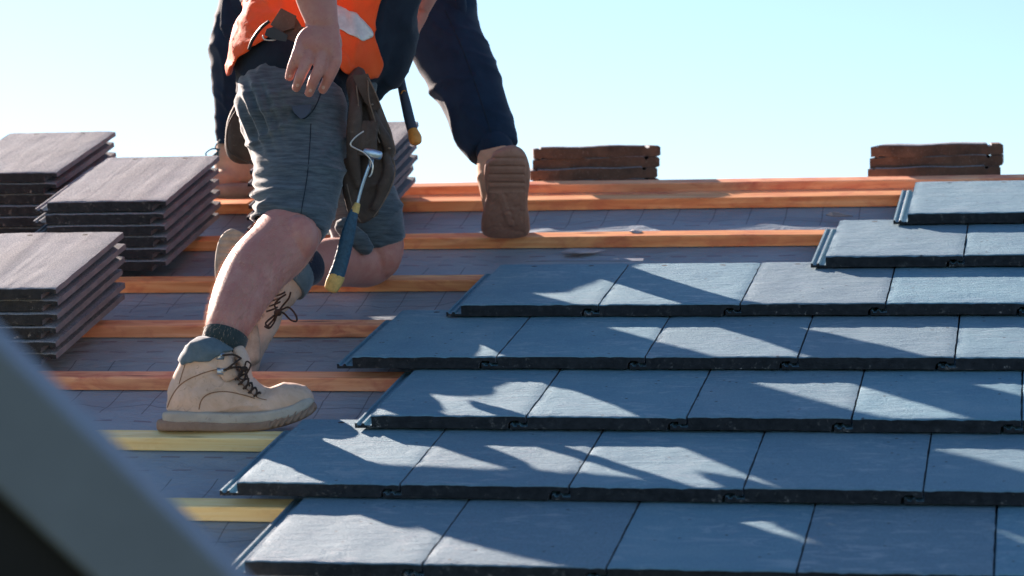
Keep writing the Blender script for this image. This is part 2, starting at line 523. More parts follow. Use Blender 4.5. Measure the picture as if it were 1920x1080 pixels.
# ------------------------------------------------------------------ the ground and the house
def ground():
    q = NM('grass_ground', .95, .1)
    v = q.co()
    m_ = q.out(q.ramp(q.noise(v, .8, 6, .7), [(.3, (.035, .05, .02)), (.7, (.09, .10, .05))]), .95)
    g = G().add([(-900, -900, 0), (900, -900, 0), (900, 900, 0), (-900, 900, 0)], [(0, 1, 2, 3)])
    o = link('ground', g.mesh('ground', [m_]))
    tag(o, kind='structure')
ground()
GA = .33211
VR, VE = .545, -2.03           # ridge line and eave line, up the slope
UL, UR = -3.4, 4.2
VB = [1.07, .07, -.945, -1.925, -2.945, -3.965, -4.98, -5.985]     # front edges of the battens, in gauges
BW, BH = .042, .027
def house():
    e = empty('house', W(0.4, VR, 0) - Vector((0, 0, H0 + VR * math.sin(PITCH))), 'house whose pitched roof is being tiled, its walls below the eaves', 'house')
    base = e.location.copy()
    def pt(u, v, n): return W(u, v, n) - base
    deck = G()
    vs = [pt(u, v, n) for u in (UL, UR) for v in (VE, VR) for n in (-.14, -.02)]
    deck.add(vs, [(0, 1, 3, 2), (4, 6, 7, 5), (0, 4, 5, 1), (2, 3, 7, 6), (0, 2, 6, 4), (1, 5, 7, 3)])
    PLY = m_plain('roof_boarding', (.30, .22, .14), .8, 0, .2, .2, 8)
    link('roof_deck', deck.mesh('roof_deck', [PLY], False), e)
    ridge = pt(0, VR, 0)
    bk = G()
    co, si = math.cos(PITCH), math.sin(PITCH)
    for u0, u1 in ((UL, UR),):
        a = [Vector((u, ridge.y + t * co + s_ * si, ridge.z - t * si + s_ * co)) for u in (u0, u1) for t in (.012, 3.6) for s_ in (-.14, -.012)]
        bk.add(a, [(0, 1, 3, 2), (4, 6, 7, 5), (0, 4, 5, 1), (2, 3, 7, 6), (0, 2, 6, 4), (1, 5, 7, 3)])
    link('back_roof', bk.mesh('back_roof', [UND], False), e)
    BR = NM('red_brick_wall', .9, .2)
    bt = BR.n('ShaderNodeTexBrick'); bt.inputs['Scale'].default_value = 4
    bt.inputs['Color1'].default_value = (.28, .10, .06, 1); bt.inputs['Color2'].default_value = (.36, .15, .09, 1); bt.inputs['Mortar'].default_value = (.4, .38, .34, 1)
    BR.l(BR.co(rot=(R(90), 0, 0)), bt.inputs[0])
    brick = BR.out(bt.outputs[0], .9)
    y0 = (pt(0, VE + .35, 0)).y; y1 = ridge.y + 3.0
    wl = G(); zt = pt(0, VE, 0).z - .1
    for x0, x1, ya, yb in ((UL + .3, UR - .3, y0, y0 + .25), (UL + .3, UR - .3, y1 - .25, y1), (UL + .3, UL + .55, y0 + .25, y1 - .25), (UR - .55, UR - .3, y0 + .25, y1 - .25)):
        wl.box(((x0 + x1) / 2, (ya + yb) / 2, zt / 2), (x1 - x0, yb - ya, zt))
    link('wall', wl.mesh('wall', [brick], False), e)
    for x in (UL + .43, UR - .43):
        gb = G()
        a = [Vector((x + dx, y, z)) for dx in (-.12, .12) for y, z in ((y0 + .02, zt - .01), (y1 - .02, zt - .01), (ridge.y, ridge.z - .16))]
        gb.add(a, [(0, 1, 2), (5, 4, 3), (0, 3, 4, 1), (1, 4, 5, 2), (2, 5, 3, 0)])
        link('gable', gb.mesh('gable', [brick], False), e)
    fa = G()
    c = pt(.4, VE - .014, -.045)
    fa.box((0, 0, 0), (UR - UL, .022, .19), Matrix.Translation(c) @ Matrix.Rotation(PITCH, 4, 'X'))
    link('fascia', fa.mesh('fascia', [m_plain('white_fascia_paint', (.7, .7, .68), .5)], False), e)
    gt = G()
    gc = c + Vector((0, -.075, -.03))
    rings = []
    for x in (UL, UR):
        r = []
        for k in range(13):
            th = math.pi + math.pi * k / 12
            r.append(gc + Vector((x - .4, .055 * math.cos(th), .055 * math.sin(th))))
        for k in range(12, -1, -1):
            th = math.pi + math.pi * k / 12
            r.append(gc + Vector((x - .4, .050 * math.cos(th), .050 * math.sin(th))))
        rings.append(r)
    gt.rings(rings)
    link('gutter', gt.mesh('gutter', [m_plain('grey_gutter', (.2, .22, .24), .4, .3)], False), e)
house()
def underlay():
    g = G()
    NU, NV = 330, 230
    us = [lerp(-2.6, 2.6, i / NU) for i in range(NU + 1)]
    v0, v1 = VE + .004, VR - .012
    vs = [lerp(v0, v1, j / NV) for j in range(NV + 1)]
    pts = []
    for v in vs:
        # distance to the nearest batten strip
        d = min((0 if b * .33 - .004 < v < b * .33 + BW + .004 else min(abs(v - b * .33), abs(v - b * .33 - BW))) for b in VB)
        k = min(1, d / .07)
        for u in us:
            q = noise.noise(Vector((u * 2.2 + 4, v * 5.0, 1.7)))
            q2 = noise.noise(Vector((u * 7 + v * 9, v * 16 - u * 3, 5.2)))
            r = 1 - abs(noise.noise(Vector((u * 1.3 + v * 2.0, v * 6 - u * 1.6, 9.1)))) * 2
            h = k * (-.005 + .007 * q + .0028 * q2 + .004 * max(0, r - .75) * 4)
            pts.append((u, v, min(max(h - .002, -.012), .018)))
    fs = [(j * (NU + 1) + i, j * (NU + 1) + i + 1, (j + 1) * (NU + 1) + i + 1, (j + 1) * (NU + 1) + i) for j in range(NV) for i in range(NU)]
    g.add(pts, fs)
    o = link('roof_underlay', g.mesh('roof_underlay', [UND], True, fixn=False))
    o.matrix_world = MR
    tag(o, 'wrinkled blue-grey roof underlay sheet printed with dashes, stretched under the battens', 'roof underlay')
underlay()

# ------------------------------------------------------------------ battens
def bar_mesh(name, L, wv, hn, mat, seed):
    g = G(); N = 60
    rings = []
    b = .0018
    for i in range(N + 1):
        x = -L / 2 + L * i / N
        o1 = .0016 * noise.noise(Vector((x * 2.2, seed, 0))); o2 = .0016 * noise.noise(Vector((x * 2.2, seed, 4)))
        j = lambda k: .0005 * noise.noise(Vector((x * 14, seed, k)))
        rings.append([(x, 0 + o1, 0), (x, wv + o1, 0), (x, wv + o1 + j(1), hn - b + o2), (x, wv - b + o1, hn + o2 + j(2)), (x, b + o1, hn + o2 + j(3)), (x, o1 + j(4), hn - b + o2), (x, o1 + j(5), b)])
    g.rings(rings)
    return g.mesh(name, [mat], False)
blab = ['orange batten just below the ridge board, behind the brown boot', 'orange batten the brown boot sole is pressed against, third timber down from the ridge',
        'orange batten carrying the bare kneeling knee', 'pinkish orange batten crossing behind the bare shin under the hanging laces', 'pinkish orange batten crossing behind the pale boot, above the yellow battens',
        'pale yellow batten under the sole of the pale tan boot', 'lower pale yellow batten meeting the lowest tile course', 'lowest yellow batten at the eaves, under the last tile course']
bm_ = [PINK, PINK, PINK, PINK2, PINK2, YEL, YEL, YEL]
for k, b in enumerate(VB):
    v = b * .33
    uc, L = (.0, 5.0)
    o = link('batten', bar_mesh('batten', L, BW, BH, bm_[k], k * 3.7))
    o.matrix_world = MR @ Matrix.Translation((uc, v, .0005))
    tag(o, blab[k], 'batten', 'timber battens across the roof')
o = link('ridge_batten', bar_mesh('ridge_batten', 5.0, .036, .036, PINK2, 41.0))
o.matrix_world = MR @ Matrix.Translation((0, .482, -.004))
tag(o, 'reddish orange ridge timber along the top edge of the roof against the sky', 'batten', 'timber battens across the roof')
o = link('ridge_batten', bar_mesh('ridge_batten', 5.0, .018, .013, PINK2, 47.0))
o.matrix_world = MR @ Matrix.Translation((0, .462, -.002))
tag(o, 'thin reddish strip of timber lying along the foot of the ridge timber', 'batten', 'timber battens across the roof')

# ------------------------------------------------------------------ roof tiles
TL, TW, TT = .41, .2965, .0265
def tile_mesh(seed, top, edge, raw):
    """flat interlocking tile: body with two ribs on the left underlap and a rebate under the right edge"""
    g = G()
    NU, NV = 26, 18
    def wob(u, v): return .0010 * noise.noise(Vector((u * 16, v * 22, seed * 5.1))) + .0005 * noise.noise(Vector((u * 60, v * 60, seed)))
    us = [TW * i / NU for i in range(NU + 1)]
    vs = [0, .0022, .006] + [.006 + (TL - .008) * j / NV for j in range(1, NV + 1)] + [TL]
    def prof(v):
        ch = .0022 if v == 0 or v == TL else (.0004 if v < .003 else 0)
        jag = .0022 * noise.noise(Vector((seed * 7, v * 55, 2)))
        r = [(-.033, .0), (-.033, .0095), (-.029, .0095), (-.027, .0055), (-.021, .0055), (-.019, .0095), (-.015, .0095), (-.013, .0055), (0, .0055)] if v <= .398 else [(-.001, .0), (-.001, .002), (-.001, .003), (-.001, .0035), (-.001, .004), (-.001, .0045), (-.001, .005), (-.001, .0052), (0, .0055)]
        r.append((0 + jag * .4, TT - ch - .0012))
        for i, u in enumerate(us):
            cc = .0012 if i in (0, NU) else 0
            ed = (.0034 * noise.noise(Vector((u * 50, seed * 3, 8))) if v < .003 else (.0016 * noise.noise(Vector((u * 50, seed * 3, 8))) if v < .01 else 0))
            r.append((u + (jag if i == NU else 0) + (.0008 if i == 0 else 0), TT + wob(u, v) - ch - cc + min(0, ed) - .0003))
        r += [(TW + jag * .6, .0125), (TW - .012, .0125), (TW - .014, .0165), (TW - .027, .0165), (TW - .031, .0125), (TW - .034, .0115), (TW - .036, 0)]
        for i in range(11, 0, -1):
            u = (TW - .036) * i / 12
            r.append((u, .0007 + (.0012 * noise.noise(Vector((u * 30, seed * 9, 3))) if v < .003 else 0) + (.0035 if v > .03 and 2 < i % 5 else 0)))
        return r
    pr = [prof(v) for v in vs]
    n = len(pr[0])
    fy = lambda u, z: .0012 * noise.noise(Vector((u * 30, z * 120, seed * 2.2)))
    for j, v in enumerate(vs):
        for u, z in pr[j]:
            g.v.append(Vector((u, v + (fy(u, z) if j < 2 else 0), z)))
    for j in range(len(vs) - 1):
        for k in range(n):
            a = j * n + k; b = j * n + (k + 1) % n
            g.f.append((a, b, b + n, a + n))
            if 0 <= k < 10 + NU: mi = 0
            elif k == 10 + NU: mi = 2
            else: mi = 2
            if k == 0: mi = 1
            g.mi.append(mi)
    # front and head faces, fanned between the upper and the lower outline
    for j, flip in ((0, True), (len(vs) - 1, False)):
        f = tuple(j * n + k for k in range(n))
        g.f.append(f[::-1] if flip else f); g.mi.append(1 if flip else 2)
    # two hanging nibs under the head
    for u in (.06, .21):
        g.box((u, TL - .012, -.0055), (.03, .016, .0115), None, 2)
    me = g.mesh('tile', [top, edge, raw], True)
    bm = bmesh.new(); bm.from_mesh(me)
    bmesh.ops.triangulate(bm, faces=[f for f in bm.faces if len(f.verts) > 4], ngon_method='EAR_CLIP')
    for e in bm.edges:
        if len(e.link_faces) == 2 and e.calc_face_angle(0) > R(28): e.smooth = False
    bm.to_mesh(me); bm.free()
    return me
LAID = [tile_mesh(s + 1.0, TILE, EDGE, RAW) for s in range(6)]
STACK = [tile_mesh(s + 11.0, STK, EDGE, RAW) for s in range(4)]
OFF = [.0001, -.0002, .0009, .0004, -.0227, -.0317, -.0615]
START = [None, 3.0, .5, 0., .5, 0., .5]
ordn = ['first', 'second', 'third', 'fourth', 'fifth', 'sixth', 'seventh', 'eighth']
tilt = math.atan2(.0305, GA)
for k in range(7):
    # u of the left body edge of the first tile
    if k == 0: u0 = .765 - .003
    elif k == 1: u0 = .9 - .3 + OFF[1]
    else: u0 = (START[k] - 1) * .3 + OFF[k]
    course = ['top laid course', 'second laid course', 'third laid course', 'fourth laid course', 'fifth laid course', 'sixth laid course', 'lowest laid course'][k]
    i = 0
    u = u0
    while u < 1.55:
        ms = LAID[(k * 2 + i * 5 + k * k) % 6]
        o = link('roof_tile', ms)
        v = -GA * k
        dz = random.uniform(-.0006, .0008)
        o.matrix_world = MR @ Matrix.Translation((u + .0025, v + random.uniform(-.0012, .0012), .085 + dz)) @ Matrix.Rotation(-tilt, 4, 'X') @ Matrix.Translation((0, 0, -TT)) @ Matrix.Rotation(random.uniform(-.002, .002), 4, 'Z')
        extra = ', ribbed edge bare' if i == 0 else ''
        tag(o, f'slate-blue tile, {ordn[i]} from left in the {course}{extra}', 'roof tile', 'slate-blue tiles laid in courses', 'thing')
        u += .3; i += 1

def stack(u, v, n0, cnt, lean, where, seed, dv=0):
    rnd = random.Random(seed)
    for i in range(cnt):
        o = link('roof_tile', STACK[(i * 3 + seed) % 4])
        n = n0 + i * .0292
        t = i / max(1, cnt - 1)
        o.matrix_world = MR @ Matrix.Translation((u - TW + lean * t + rnd.uniform(-.003, .003), v + dv * t + rnd.uniform(-.006, .006), n)) @ Matrix.Rotation(rnd.uniform(-.008, .008), 4, 'Z') @ Matrix.Rotation(rnd.uniform(-.002, .002), 4, 'Y')
        pos = 'topmost' if i == cnt - 1 else ('bottom' if i == 0 else ordn[cnt - 1 - i] + ' from the top')
        tag(o, f'loose grey tile, {pos} in {where}', 'roof tile', 'loose tiles stacked on the battens', 'thing')
stack(-.965, -.925, BH + .0125, 6, .018, 'the stack nearest the camera', 3)
stack(-.955, -.270, BH + .0125, 6, .016, 'the middle stack left of the bare shin', 5, .01)
stack(-1.34, .020, BH + .0125, 6, .02, 'the far left stack against the sky', 8)
stack(-.525, .055, BH + .0125, 6, .020, 'the stack behind the kneeling worker', 9)

def ridge_tile_mesh(seed):
    """same tile seen from its raw brown head: ribs and shallow waves on the underside"""
    g = G(); rings = []
    up = [(-.145 + .27 * i / 24) for i in range(25)]
    for v in [0, .003] + [.41 * j / 6 for j in range(1, 7)]:
        ch = .002 if v == 0 else 0
        r = [(-.165, .000), (-.165, .0245 - ch), (-.153, .0265 - ch), (-.150, .0235), (-.146, .0235)]
        for u in up: r.append((u, .0275 + .0012 * math.sin(u * 38 + seed) - ch + .0006 * noise.noise(Vector((u * 60, v * 20, seed)))))
        r += [(.128, .0255 - ch), (.130, .019), (.137, .019), (.139, .0250 - ch), (.162, .0250 - ch), (.168, .021), (.168, .0015), (.160, -.0015), (.140, -.0015), (.137, -.0012), (.130, -.0012), (.128, -.0012), (.125, -.0015)]
        for i in range(22, 0, -1):
            u = -.135 + .255 * i / 23
            r.append((u, -.0015 + .0016 * math.cos((u - .0) * 46 + seed * .3) + .001 * noise.noise(Vector((u * 40, 1, seed)))))
        r += [(-.138, .002), (-.143, .002), (-.146, -.001), (-.152, -.001), (-.155, .001)]
        rings.append([(a, v, b * 1.06) for a, b in r])
    n = len(rings[0])
    g.rings(rings, True, 0)
    cnt = len(rings) - 1
    for j in range(cnt):
        for k in range(n):
            if 1 <= k < 33: g.mi[j * n + k] = 1
    me = g.mesh('ridge_tile', [RAWB, STK], True)
    bm = bmesh.new(); bm.from_mesh(me)
    bmesh.ops.triangulate(bm, faces=[f for f in bm.faces if len(f.verts) > 4], ngon_method='EAR_CLIP')
    for e in bm.edges:
        if len(e.link_faces) == 2 and e.calc_face_angle(0) > R(28): e.smooth = False
    bm.to_mesh(me); bm.free()
    return me
RT = [ridge_tile_mesh(s * 2.3) for s in range(3)]
for (sx, zc, where, base) in ((1117, 6.36, 'the ridge stack beside the brown boot', 336), (1754, 6.18, 'the right-hand ridge stack', 334)):
    c0 = P(sx, base, zc)
    for i in range(4):
        o = link('roof_tile', RT[i % 3])
        up = Vector((0, 0, 1))
        o.matrix_world = Matrix.Translation(c0 + Vector((((.0, -.005, -.001, .002)[i]), (.0, -.006, .004, .0)[i], (i - 1) * .0288))) @ Matrix.Rotation(R(-.5), 4, 'Y') @ Matrix.Rotation(R(7.0), 4, 'X') @ Matrix.Rotation(R((11.5 if sx < 1400 else 1.0) + (0, .8, -.8, .5)[i]), 4, 'Z')
        pos = ['bottom', 'third from the top', 'second from the top', 'topmost'][i]
        tag(o, f'brown-ended tile, {pos} in {where}', 'roof tile', 'brown-ended tiles stacked on the ridge', 'thing')

# ------------------------------------------------------------------ foreground beam
def beam():
    # runs from the lower right up to the left, close to the camera
    a = P(640, 1284, 1.78); b = P(-420, 232, 1.38)
    t = (b - a).normalized()
    nrm = t.cross(EZ).normalized()
    if nrm.dot(-EY) < 0: nrm = -nrm           # towards the upper right in the picture
    dep = t.cross(nrm).normalized()
    if dep.dot(EZ) < 0: dep = -dep
    loc = (a + b) / 2
    e = empty('timber_beam', loc, 'blurred blue-grey painted beam slanting across the lower left corner', 'beam'); e['kind'] = 'thing'
    L = (b - a).length
    Mx = Matrix((t, nrm, dep)).transposed().to_4x4()
    g = G()
    wv = .069
    rings = []
    for s_ in (-L / 2, L / 2):
        rings.append([Mx @ Vector(q) for q in ((s_, -wv + .003, 0), (s_, -.003, 0), (s_, 0, .003), (s_, 0, .045), (s_, -wv, .045), (s_, -wv, .003))])
    g.rings(rings)
    link('board', g.mesh('board', [BEAM], False), e)
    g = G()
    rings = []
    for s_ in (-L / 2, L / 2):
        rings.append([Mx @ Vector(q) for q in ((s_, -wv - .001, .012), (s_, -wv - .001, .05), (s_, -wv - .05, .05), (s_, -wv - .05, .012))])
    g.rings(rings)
    link('shaded_underside', g.mesh('shaded_underside', [BEAMD], False), e)  # added dark strip, shade under the beam put into its colour
beam()
# @@PEOPLE@@
class Skin:
    """finds the point of a finished surface seen at a photo pixel, so that seams lie on it"""
    def __init__(s, me, base):
        s.t = BVHTree.FromPolygons([v.co + base for v in me.vertices], [tuple(q.vertices) for q in me.polygons])
    def at(s, x, y, lift=.0006):
        d = (P(x, y, 10) - CAMP).normalized()
        h = s.t.ray_cast(CAMP, d)
        return (h[0] + h[1] * lift, h[1]) if h[0] is not None else (None, None)
def seams(name, surf, paths, r, mat, parent, n=9, lift=.0004):
    g = G()
    for path in paths:
        q = [a for a in spline(path, 5)]
        pts = [surf.at(a[0], a[1], lift)[0] for a in q]
        pts = [a for a in pts if a is not None]
        if len(pts) > 3:
            ok = [pts[0]]
            for a in pts[1:]:
                if (a - ok[-1]).length < .05: ok.append(a)
            g.tube(ok, r, 6, 1)
    return place(name, g.mesh(name, []), parent, [mat])
def absloc(o):
    v = Vector((0, 0, 0))
    while o: v += o.location; o = o.parent
    return v
def pieces(me):
    bm = bmesh.new(); bm.from_mesh(me); bm.verts.ensure_lookup_table()
    seen = {}; n = 0
    for v in bm.verts:
        if v.index in seen: continue
        st = [v]; seen[v.index] = n
        while st:
            a = st.pop()
            for e in a.link_edges:
                b = e.other_vert(a)
                if b.index not in seen: seen[b.index] = n; st.append(b)
        n += 1
    bm.free(); out = []
    for k in range(n):
        b = bmesh.new(); b.from_mesh(me); b.verts.ensure_lookup_table()
        dl = [v for v in b.verts if seen[v.index] != k]
        if len(b.verts) - len(dl) < 60: b.free(); continue
        bmesh.ops.delete(b, geom=dl, context='VERTS')
        m2 = bpy.data.meshes.new('p'); b.to_mesh(m2); b.free(); out.append(m2)
    return out
# ------------------------------------------------------------------ people
def cn(x, y, z):
    return noise.noise(Vector((x, y, z)))
def imgc(co):
    d = co - CAMP
    return d.dot(EX), d.dot(EY), d.dot(EZ)
def folds(fx, fy, amp, rot=0, seed=0, sharp=1.0):
    """cloth creases running along the local direction rot in the picture plane"""
    c, s_ = math.cos(R(rot)), math.sin(R(rot))
    def f(co, nn):
        x, y, z = imgc(co)
        a = x * c + y * s_; b = -x * s_ + y * c
        wv = cn(a * 6, b * 6, z * 6 + seed) * .35
        r = 1 - 2 * abs(cn(a * fx + wv, b * fy + wv * 2, z * fx * .8 + seed))
        return amp * (r ** 3 if r > 0 else 0) * sharp - amp * .3
    return f
def hand(g, wr, palm, fingers, thumb):
    """palm and five separate fingers, each a chain (px, py, z, width)"""
    g.loft([(a, b, c, d, .42) for a, b, c, d in [wr] + palm], n=20, e=2.4)
    for f in fingers + [thumb]:
        g.loft([(a, b, c, d, .95) for a, b, c, d in f], n=12, sub=4)
        for a, b, c, d in f[1:-1][:2]:
            g.blob(P(a, b, c), (d / 2 * c / FPX * 1.07,) * 3, 8)

def head(g, c, fwd, up, r=.098):
    """skull, jaw, nose, ears, lips; fwd and up are unit vectors"""
    side = up.cross(fwd).normalized()
    M = Matrix((fwd, side, up)).transposed()
    g.blob(c + up * .02, (r * 1.0, r * .78, r * 1.05), 16, M)
    g.blob(c + fwd * .02 - up * .06, (r * .72, r * .62, r * .7), 14, M)
    g.blob(c + fwd * (r + .004) - up * .012, (.016, .012, .026), 8, M)
    g.blob(c + fwd * (r - .006) - up * .055, (.012, .026, .006), 8, M)
    g.blob(c + fwd * (r - .006) - up * .068, (.012, .022, .006), 8, M)
    g.blob(c + fwd * (r - .008) + up * .022, (.014, .05, .009), 8, M)
    for k in (-1, 1):
        g.blob(c + side * k * r * .80 - up * .01, (.017, .010, .03), 8, M)
    return M, side

def worker_front():
    zb = 4.74
    base = W(-.52, -1.27, 0)
    e = empty('person', base, 'person kneeling on one knee in orange hi-vis vest, blue-grey shorts and pale tan boots', 'person')
    # ---------------- body: one continuous skin surface
    g = G()
    near_leg = [(572, 150, 5.24, 120, .8), (562, 250, 5.17, 120, .8), (553, 350, 5.10, 112, .85), (548, 415, 5.03, 122, .93), (526, 460, 4.97, 123, .95), (488, 497, 4.91, 119, .95), (462, 535, 4.86, 113, .95), (440, 580, 4.80, 99, .95), (424, 620, 4.757, 80, 1.0), (417, 644, 4.748, 60, .9), (412, 670, 4.74, 52, 1.0)]
    g.loft(near_leg, n=32)
    g.blob(P(560, 447, 4.955), (.042, .046, .048), 12)                 # kneecap
    far_leg = [(612, 160, 5.42, 100, .8), (646, 300, 5.50, 100, .85), (680, 395, 5.54, 108, .9), (701, 462, 5.55, 114, .95), (690, 492, 5.54, 92, .95), (650, 492, 5.47, 92, .95), (612, 492, 5.38, 90, .95), (575, 500, 5.30, 72, .95), (540, 520, 5.24, 62, .95)]
    g.loft(far_leg, n=32)
    g.blob(P(712, 478, 5.54), (.052, .052, .056), 12)
    g.loft([(600, 150, 5.32, 170, .8), (625, 40, 5.34, 200, .55), (685, -110, 5.34, 210, .5), (740, -260, 5.34, 230, .55), (765, -340, 5.34, 160, .7), (790, -385, 5.34, 110, 1)], n=28)
    # right arm, hanging in front of the hip
    g.loft([(700, -330, 5.12, 104, .9), (635, -215, 5.03, 92, .9), (588, -110, 4.98, 84, .95), (584, -50, 4.97, 84, .9), (594, 0, 4.97, 76, .85), (602, 34, 4.96, 64, .8), (604, 52, 4.96, 62, .7)], n=28)
    hand(g, (603, 44, 4.96, 62), [(604, 58, 4.95, 68), (598, 78, 4.94, 84), (594, 92, 4.94, 84)],
         [[(566, 76, 4.94, 24), (558, 102, 4.93, 23), (548, 126, 4.935, 20), (542, 146, 4.955, 17)],
          [(582, 88, 4.94, 25), (574, 118, 4.925, 23), (563, 144, 4.92, 20.5), (555, 166, 4.945, 17)],
          [(605, 90, 4.94, 25), (600, 124, 4.92, 23), (588, 152, 4.92, 21), (579, 176, 4.945, 17.5)],
          [(627, 84, 4.94, 26), (629, 114, 4.93, 24), (617, 144, 4.93, 21.5), (604, 170, 4.95, 17.5)]],
         [(622, 60, 4.97, 28), (630, 84, 5.00, 24), (622, 110, 5.015, 20), (612, 126, 5.02, 16)])
    # left arm reaching down behind the belly
    g.loft([(800, -320, 5.55, 120, .9), (850, -200, 5.56, 98, .9), (838, -110, 5.57, 70, .9), (806, -30, 5.57, 52, .85), (788, 14, 5.57, 40, .75)], n=24)
    hand(g, (788, 10, 5.57, 40), [(780, 26, 5.57, 46), (766, 42, 5.57, 56)],
         [[(784, 40, 5.57, 18), (778, 62, 5.57, 17), (770, 80, 5.56, 14)], [(774, 50, 5.57, 19), (766, 76, 5.57, 17), (756, 92, 5.56, 14)],
          [(760, 54, 5.57, 19), (750, 80, 5.57, 17), (742, 94, 5.56, 14)], [(748, 54, 5.57, 18), (736, 74, 5.57, 16), (728, 86, 5.56, 14)]],
         [(768, 36, 5.57, 20), (752, 46, 5.57, 18), (742, 58, 5.57, 14)])
    hc = P(835, -450, 5.33)
    fwd = (EX * .75 + EZ * .35 + EY * .45).normalized(); up = (EX * .45 - EY * .85); up = (up - fwd * up.dot(fwd)).normalized()
    HM, side = head(g, hc, fwd, up)
    body = remesh(g, .0032, 2)
    bo_ = place('body', body, e, [SKIN])
    sf = Skin(bo_.data, absloc(bo_))
    NAIL = m_plain('fingernail', (.62, .40, .33), .3, 0, .5, .08)
    for (x, y, dx, dy) in ((544, 143, -.2, 1), (558, 160, -.25, 1), (582, 170, -.3, 1), (606, 164, -.35, 1)):
        c, nn = sf.at(x, y, .0)
        if c is None: continue
        t = (EX * dx + EY * dy); t = (t - nn * t.dot(nn)).normalized()
        g2 = G(); g2.blob(c, (.0036, .0052, .0012), 10, Matrix((nn.cross(t), t, nn)).transposed())
        place('fingernail', g2.mesh('fingernail', []), bo_, [NAIL])
    # hair and the pores of the leg: fine short hairs along the lit shin
    hb = G()
    rnd = random.Random(4)
    leg = spline(near_leg, 12)
    for _ in range(3200):
        i = rnd.randrange(45, len(leg) - 14); q = leg[i]
        c = P(q[0], q[1], q[2]); c2 = P(*leg[i + 1][:3])
        t = (c2 - c).normalized(); A = t.cross(EZ).normalized(); B = t.cross(A)
        th = rnd.uniform(0, 2 * math.pi); a = q[3] / 2 * q[2] / FPX; b = a * q[4]
        nrm = (A * math.cos(th) + B * math.sin(th)).normalized()
        p0 = c + A * a * math.cos(th) * .97 + B * b * math.sin(th) * .97
        d = (nrm * .55 + t * rnd.uniform(.4, 1.0) + side * rnd.uniform(-.25, .25)).normalized()
        L = rnd.uniform(.008, .017); wv = t.cross(nrm).normalized() * .00034
        p1 = p0 + d * L * .6; p2 = p0 + (d + t * .4).normalized() * L
        hb.add([p0 - wv, p0 + wv, p1 + wv * .7, p1 - wv * .7, p2], [(0, 1, 2, 3), (3, 2, 4)])
    lh = m_plain('fair_leg_hair', (.55, .38, .25), .5, 0, .5, .2)
    place('leg_hair', hb.mesh('leg_hair', [], False, fixn=False), e, [lh])
    # ---------------- shorts
    g = G()
    g.loft([(566, 135, 5.23, 176, .85), (551, 168, 5.21, 198, .88), (548, 210, 5.18, 212, .9), (556, 255, 5.16, 196, .92), (561, 300, 5.13, 178, .95), (558, 350, 5.09, 168, .95), (549, 395, 5.05, 150, .95), (540, 436, 5.01, 135, .96)], n=40, round_=False)
    g.loft([(604, 140, 5.40, 150, 1.0), (626, 220, 5.46, 146, 1.1), (650, 310, 5.50, 146, 1.1), (676, 385, 5.53, 148, 1.0), (692, 440, 5.55, 140, .98), (697, 462, 5.555, 134, .97)], n=40, round_=False)
    g.loft([(592, 140, 5.32, 190, .8), (600, 165, 5.32, 222, .8), (610, 215, 5.33, 190, .9)], n=32)
    fa = folds(4, 17, .0075, -16, 3.1); fb = folds(9, 40, .0022, 14, 9.4)
    def df(co, nn):
        x, y, z = px(co)
        k = 1.0
        # tight gathers at the lit left edge, near the knee
        gth = math.exp(-((x - 480) / 28) ** 2) * math.exp(-((y - 385) / 60) ** 2)
        t = fa(co, nn) * k + fb(co, nn) + gth * .0045 * math.sin(y * .30 + x * .05)
        grn = math.exp(-((x - 480) / 50) ** 2) * math.exp(-((y - 215) / 60) ** 2)
        t += grn * .008 * math.sin(x * .26 - y * .10)
        return t
    sh = remesh(g, .0052, 5, df)
    # open the leg ends: the hems
    def cut_hem(me, planes):
        bm = bmesh.new(); bm.from_mesh(me)
        for pt, nr, near in planes:
            fs = [f for f in bm.faces if (f.calc_center_median() - pt).dot(nr) > 0 and (f.calc_center_median() - pt).length < near]
            bmesh.ops.delete(bm, geom=fs, context='FACES')
        bm.to_mesh(me); bm.free()
        o = bpy.data.objects.new('tmp', me); COL.objects.link(o)
        md = o.modifiers.new('s', 'SOLIDIFY'); md.thickness = .0035; md.offset = -1
        dg = bpy.context.evaluated_depsgraph_get(); dg.update()
        r = bpy.data.meshes.new_from_object(o.evaluated_get(dg)); bpy.data.objects.remove(o)
        for p in r.polygons: p.use_smooth = True
        return r
    n1 = (P(515, 520, 4.93) - P(552, 360, 5.08)).normalized()
    n1 = (n1 + EX * -.30).normalized()
    n2 = (P(702, 470, 5.56) - P(684, 390, 5.53)).normalized()
    sh = cut_hem(sh, [(P(540, 431, 4.98), n1, .16), (P(696, 455, 5.55), n2, .14)])
    so_ = place('shorts', sh, e, [SHORT])
    sf = Skin(so_.data, absloc(so_))
    seams('seam', sf, [[(583, 232), (581, 270), (576, 330), (566, 390), (560, 428)]], .0009, SEAM, so_)
    seams('seam', sf, [[(601, 148), (602, 170), (596, 190), (586, 208), (570, 222), (552, 214)]], .0012, SEAM, so_)
    seams('seam', sf, [[(478, 418), (500, 413), (545, 413), (580, 424), (602, 440)]], .0007, SEAM, so_)
    seams('seam', sf, [[(476, 412), (500, 407), (545, 407), (582, 418), (606, 432)]], .0005, SEAM, so_)
    # turned-up cuff of the far leg and the near hem's rolled edge
    g = G()
    g.loft([(640, 420, 5.40, 34, .9), (668, 448, 5.42, 40, .8), (692, 468, 5.43, 26, .9)], n=16)
    place('cuff', remesh(g, .004, 3, folds(10, 30, .003, 30, 2)), so_, [SHORT])
    # phone pocket: a navy patch let into the side
    pk = shell(body, lambda c, n_: False, 0, .001) if False else None
    g = G()
    q = [(546, 200), (560, 197), (584, 195), (583, 208), (572, 220), (564, 223), (552, 212)]
    zf = 5.052
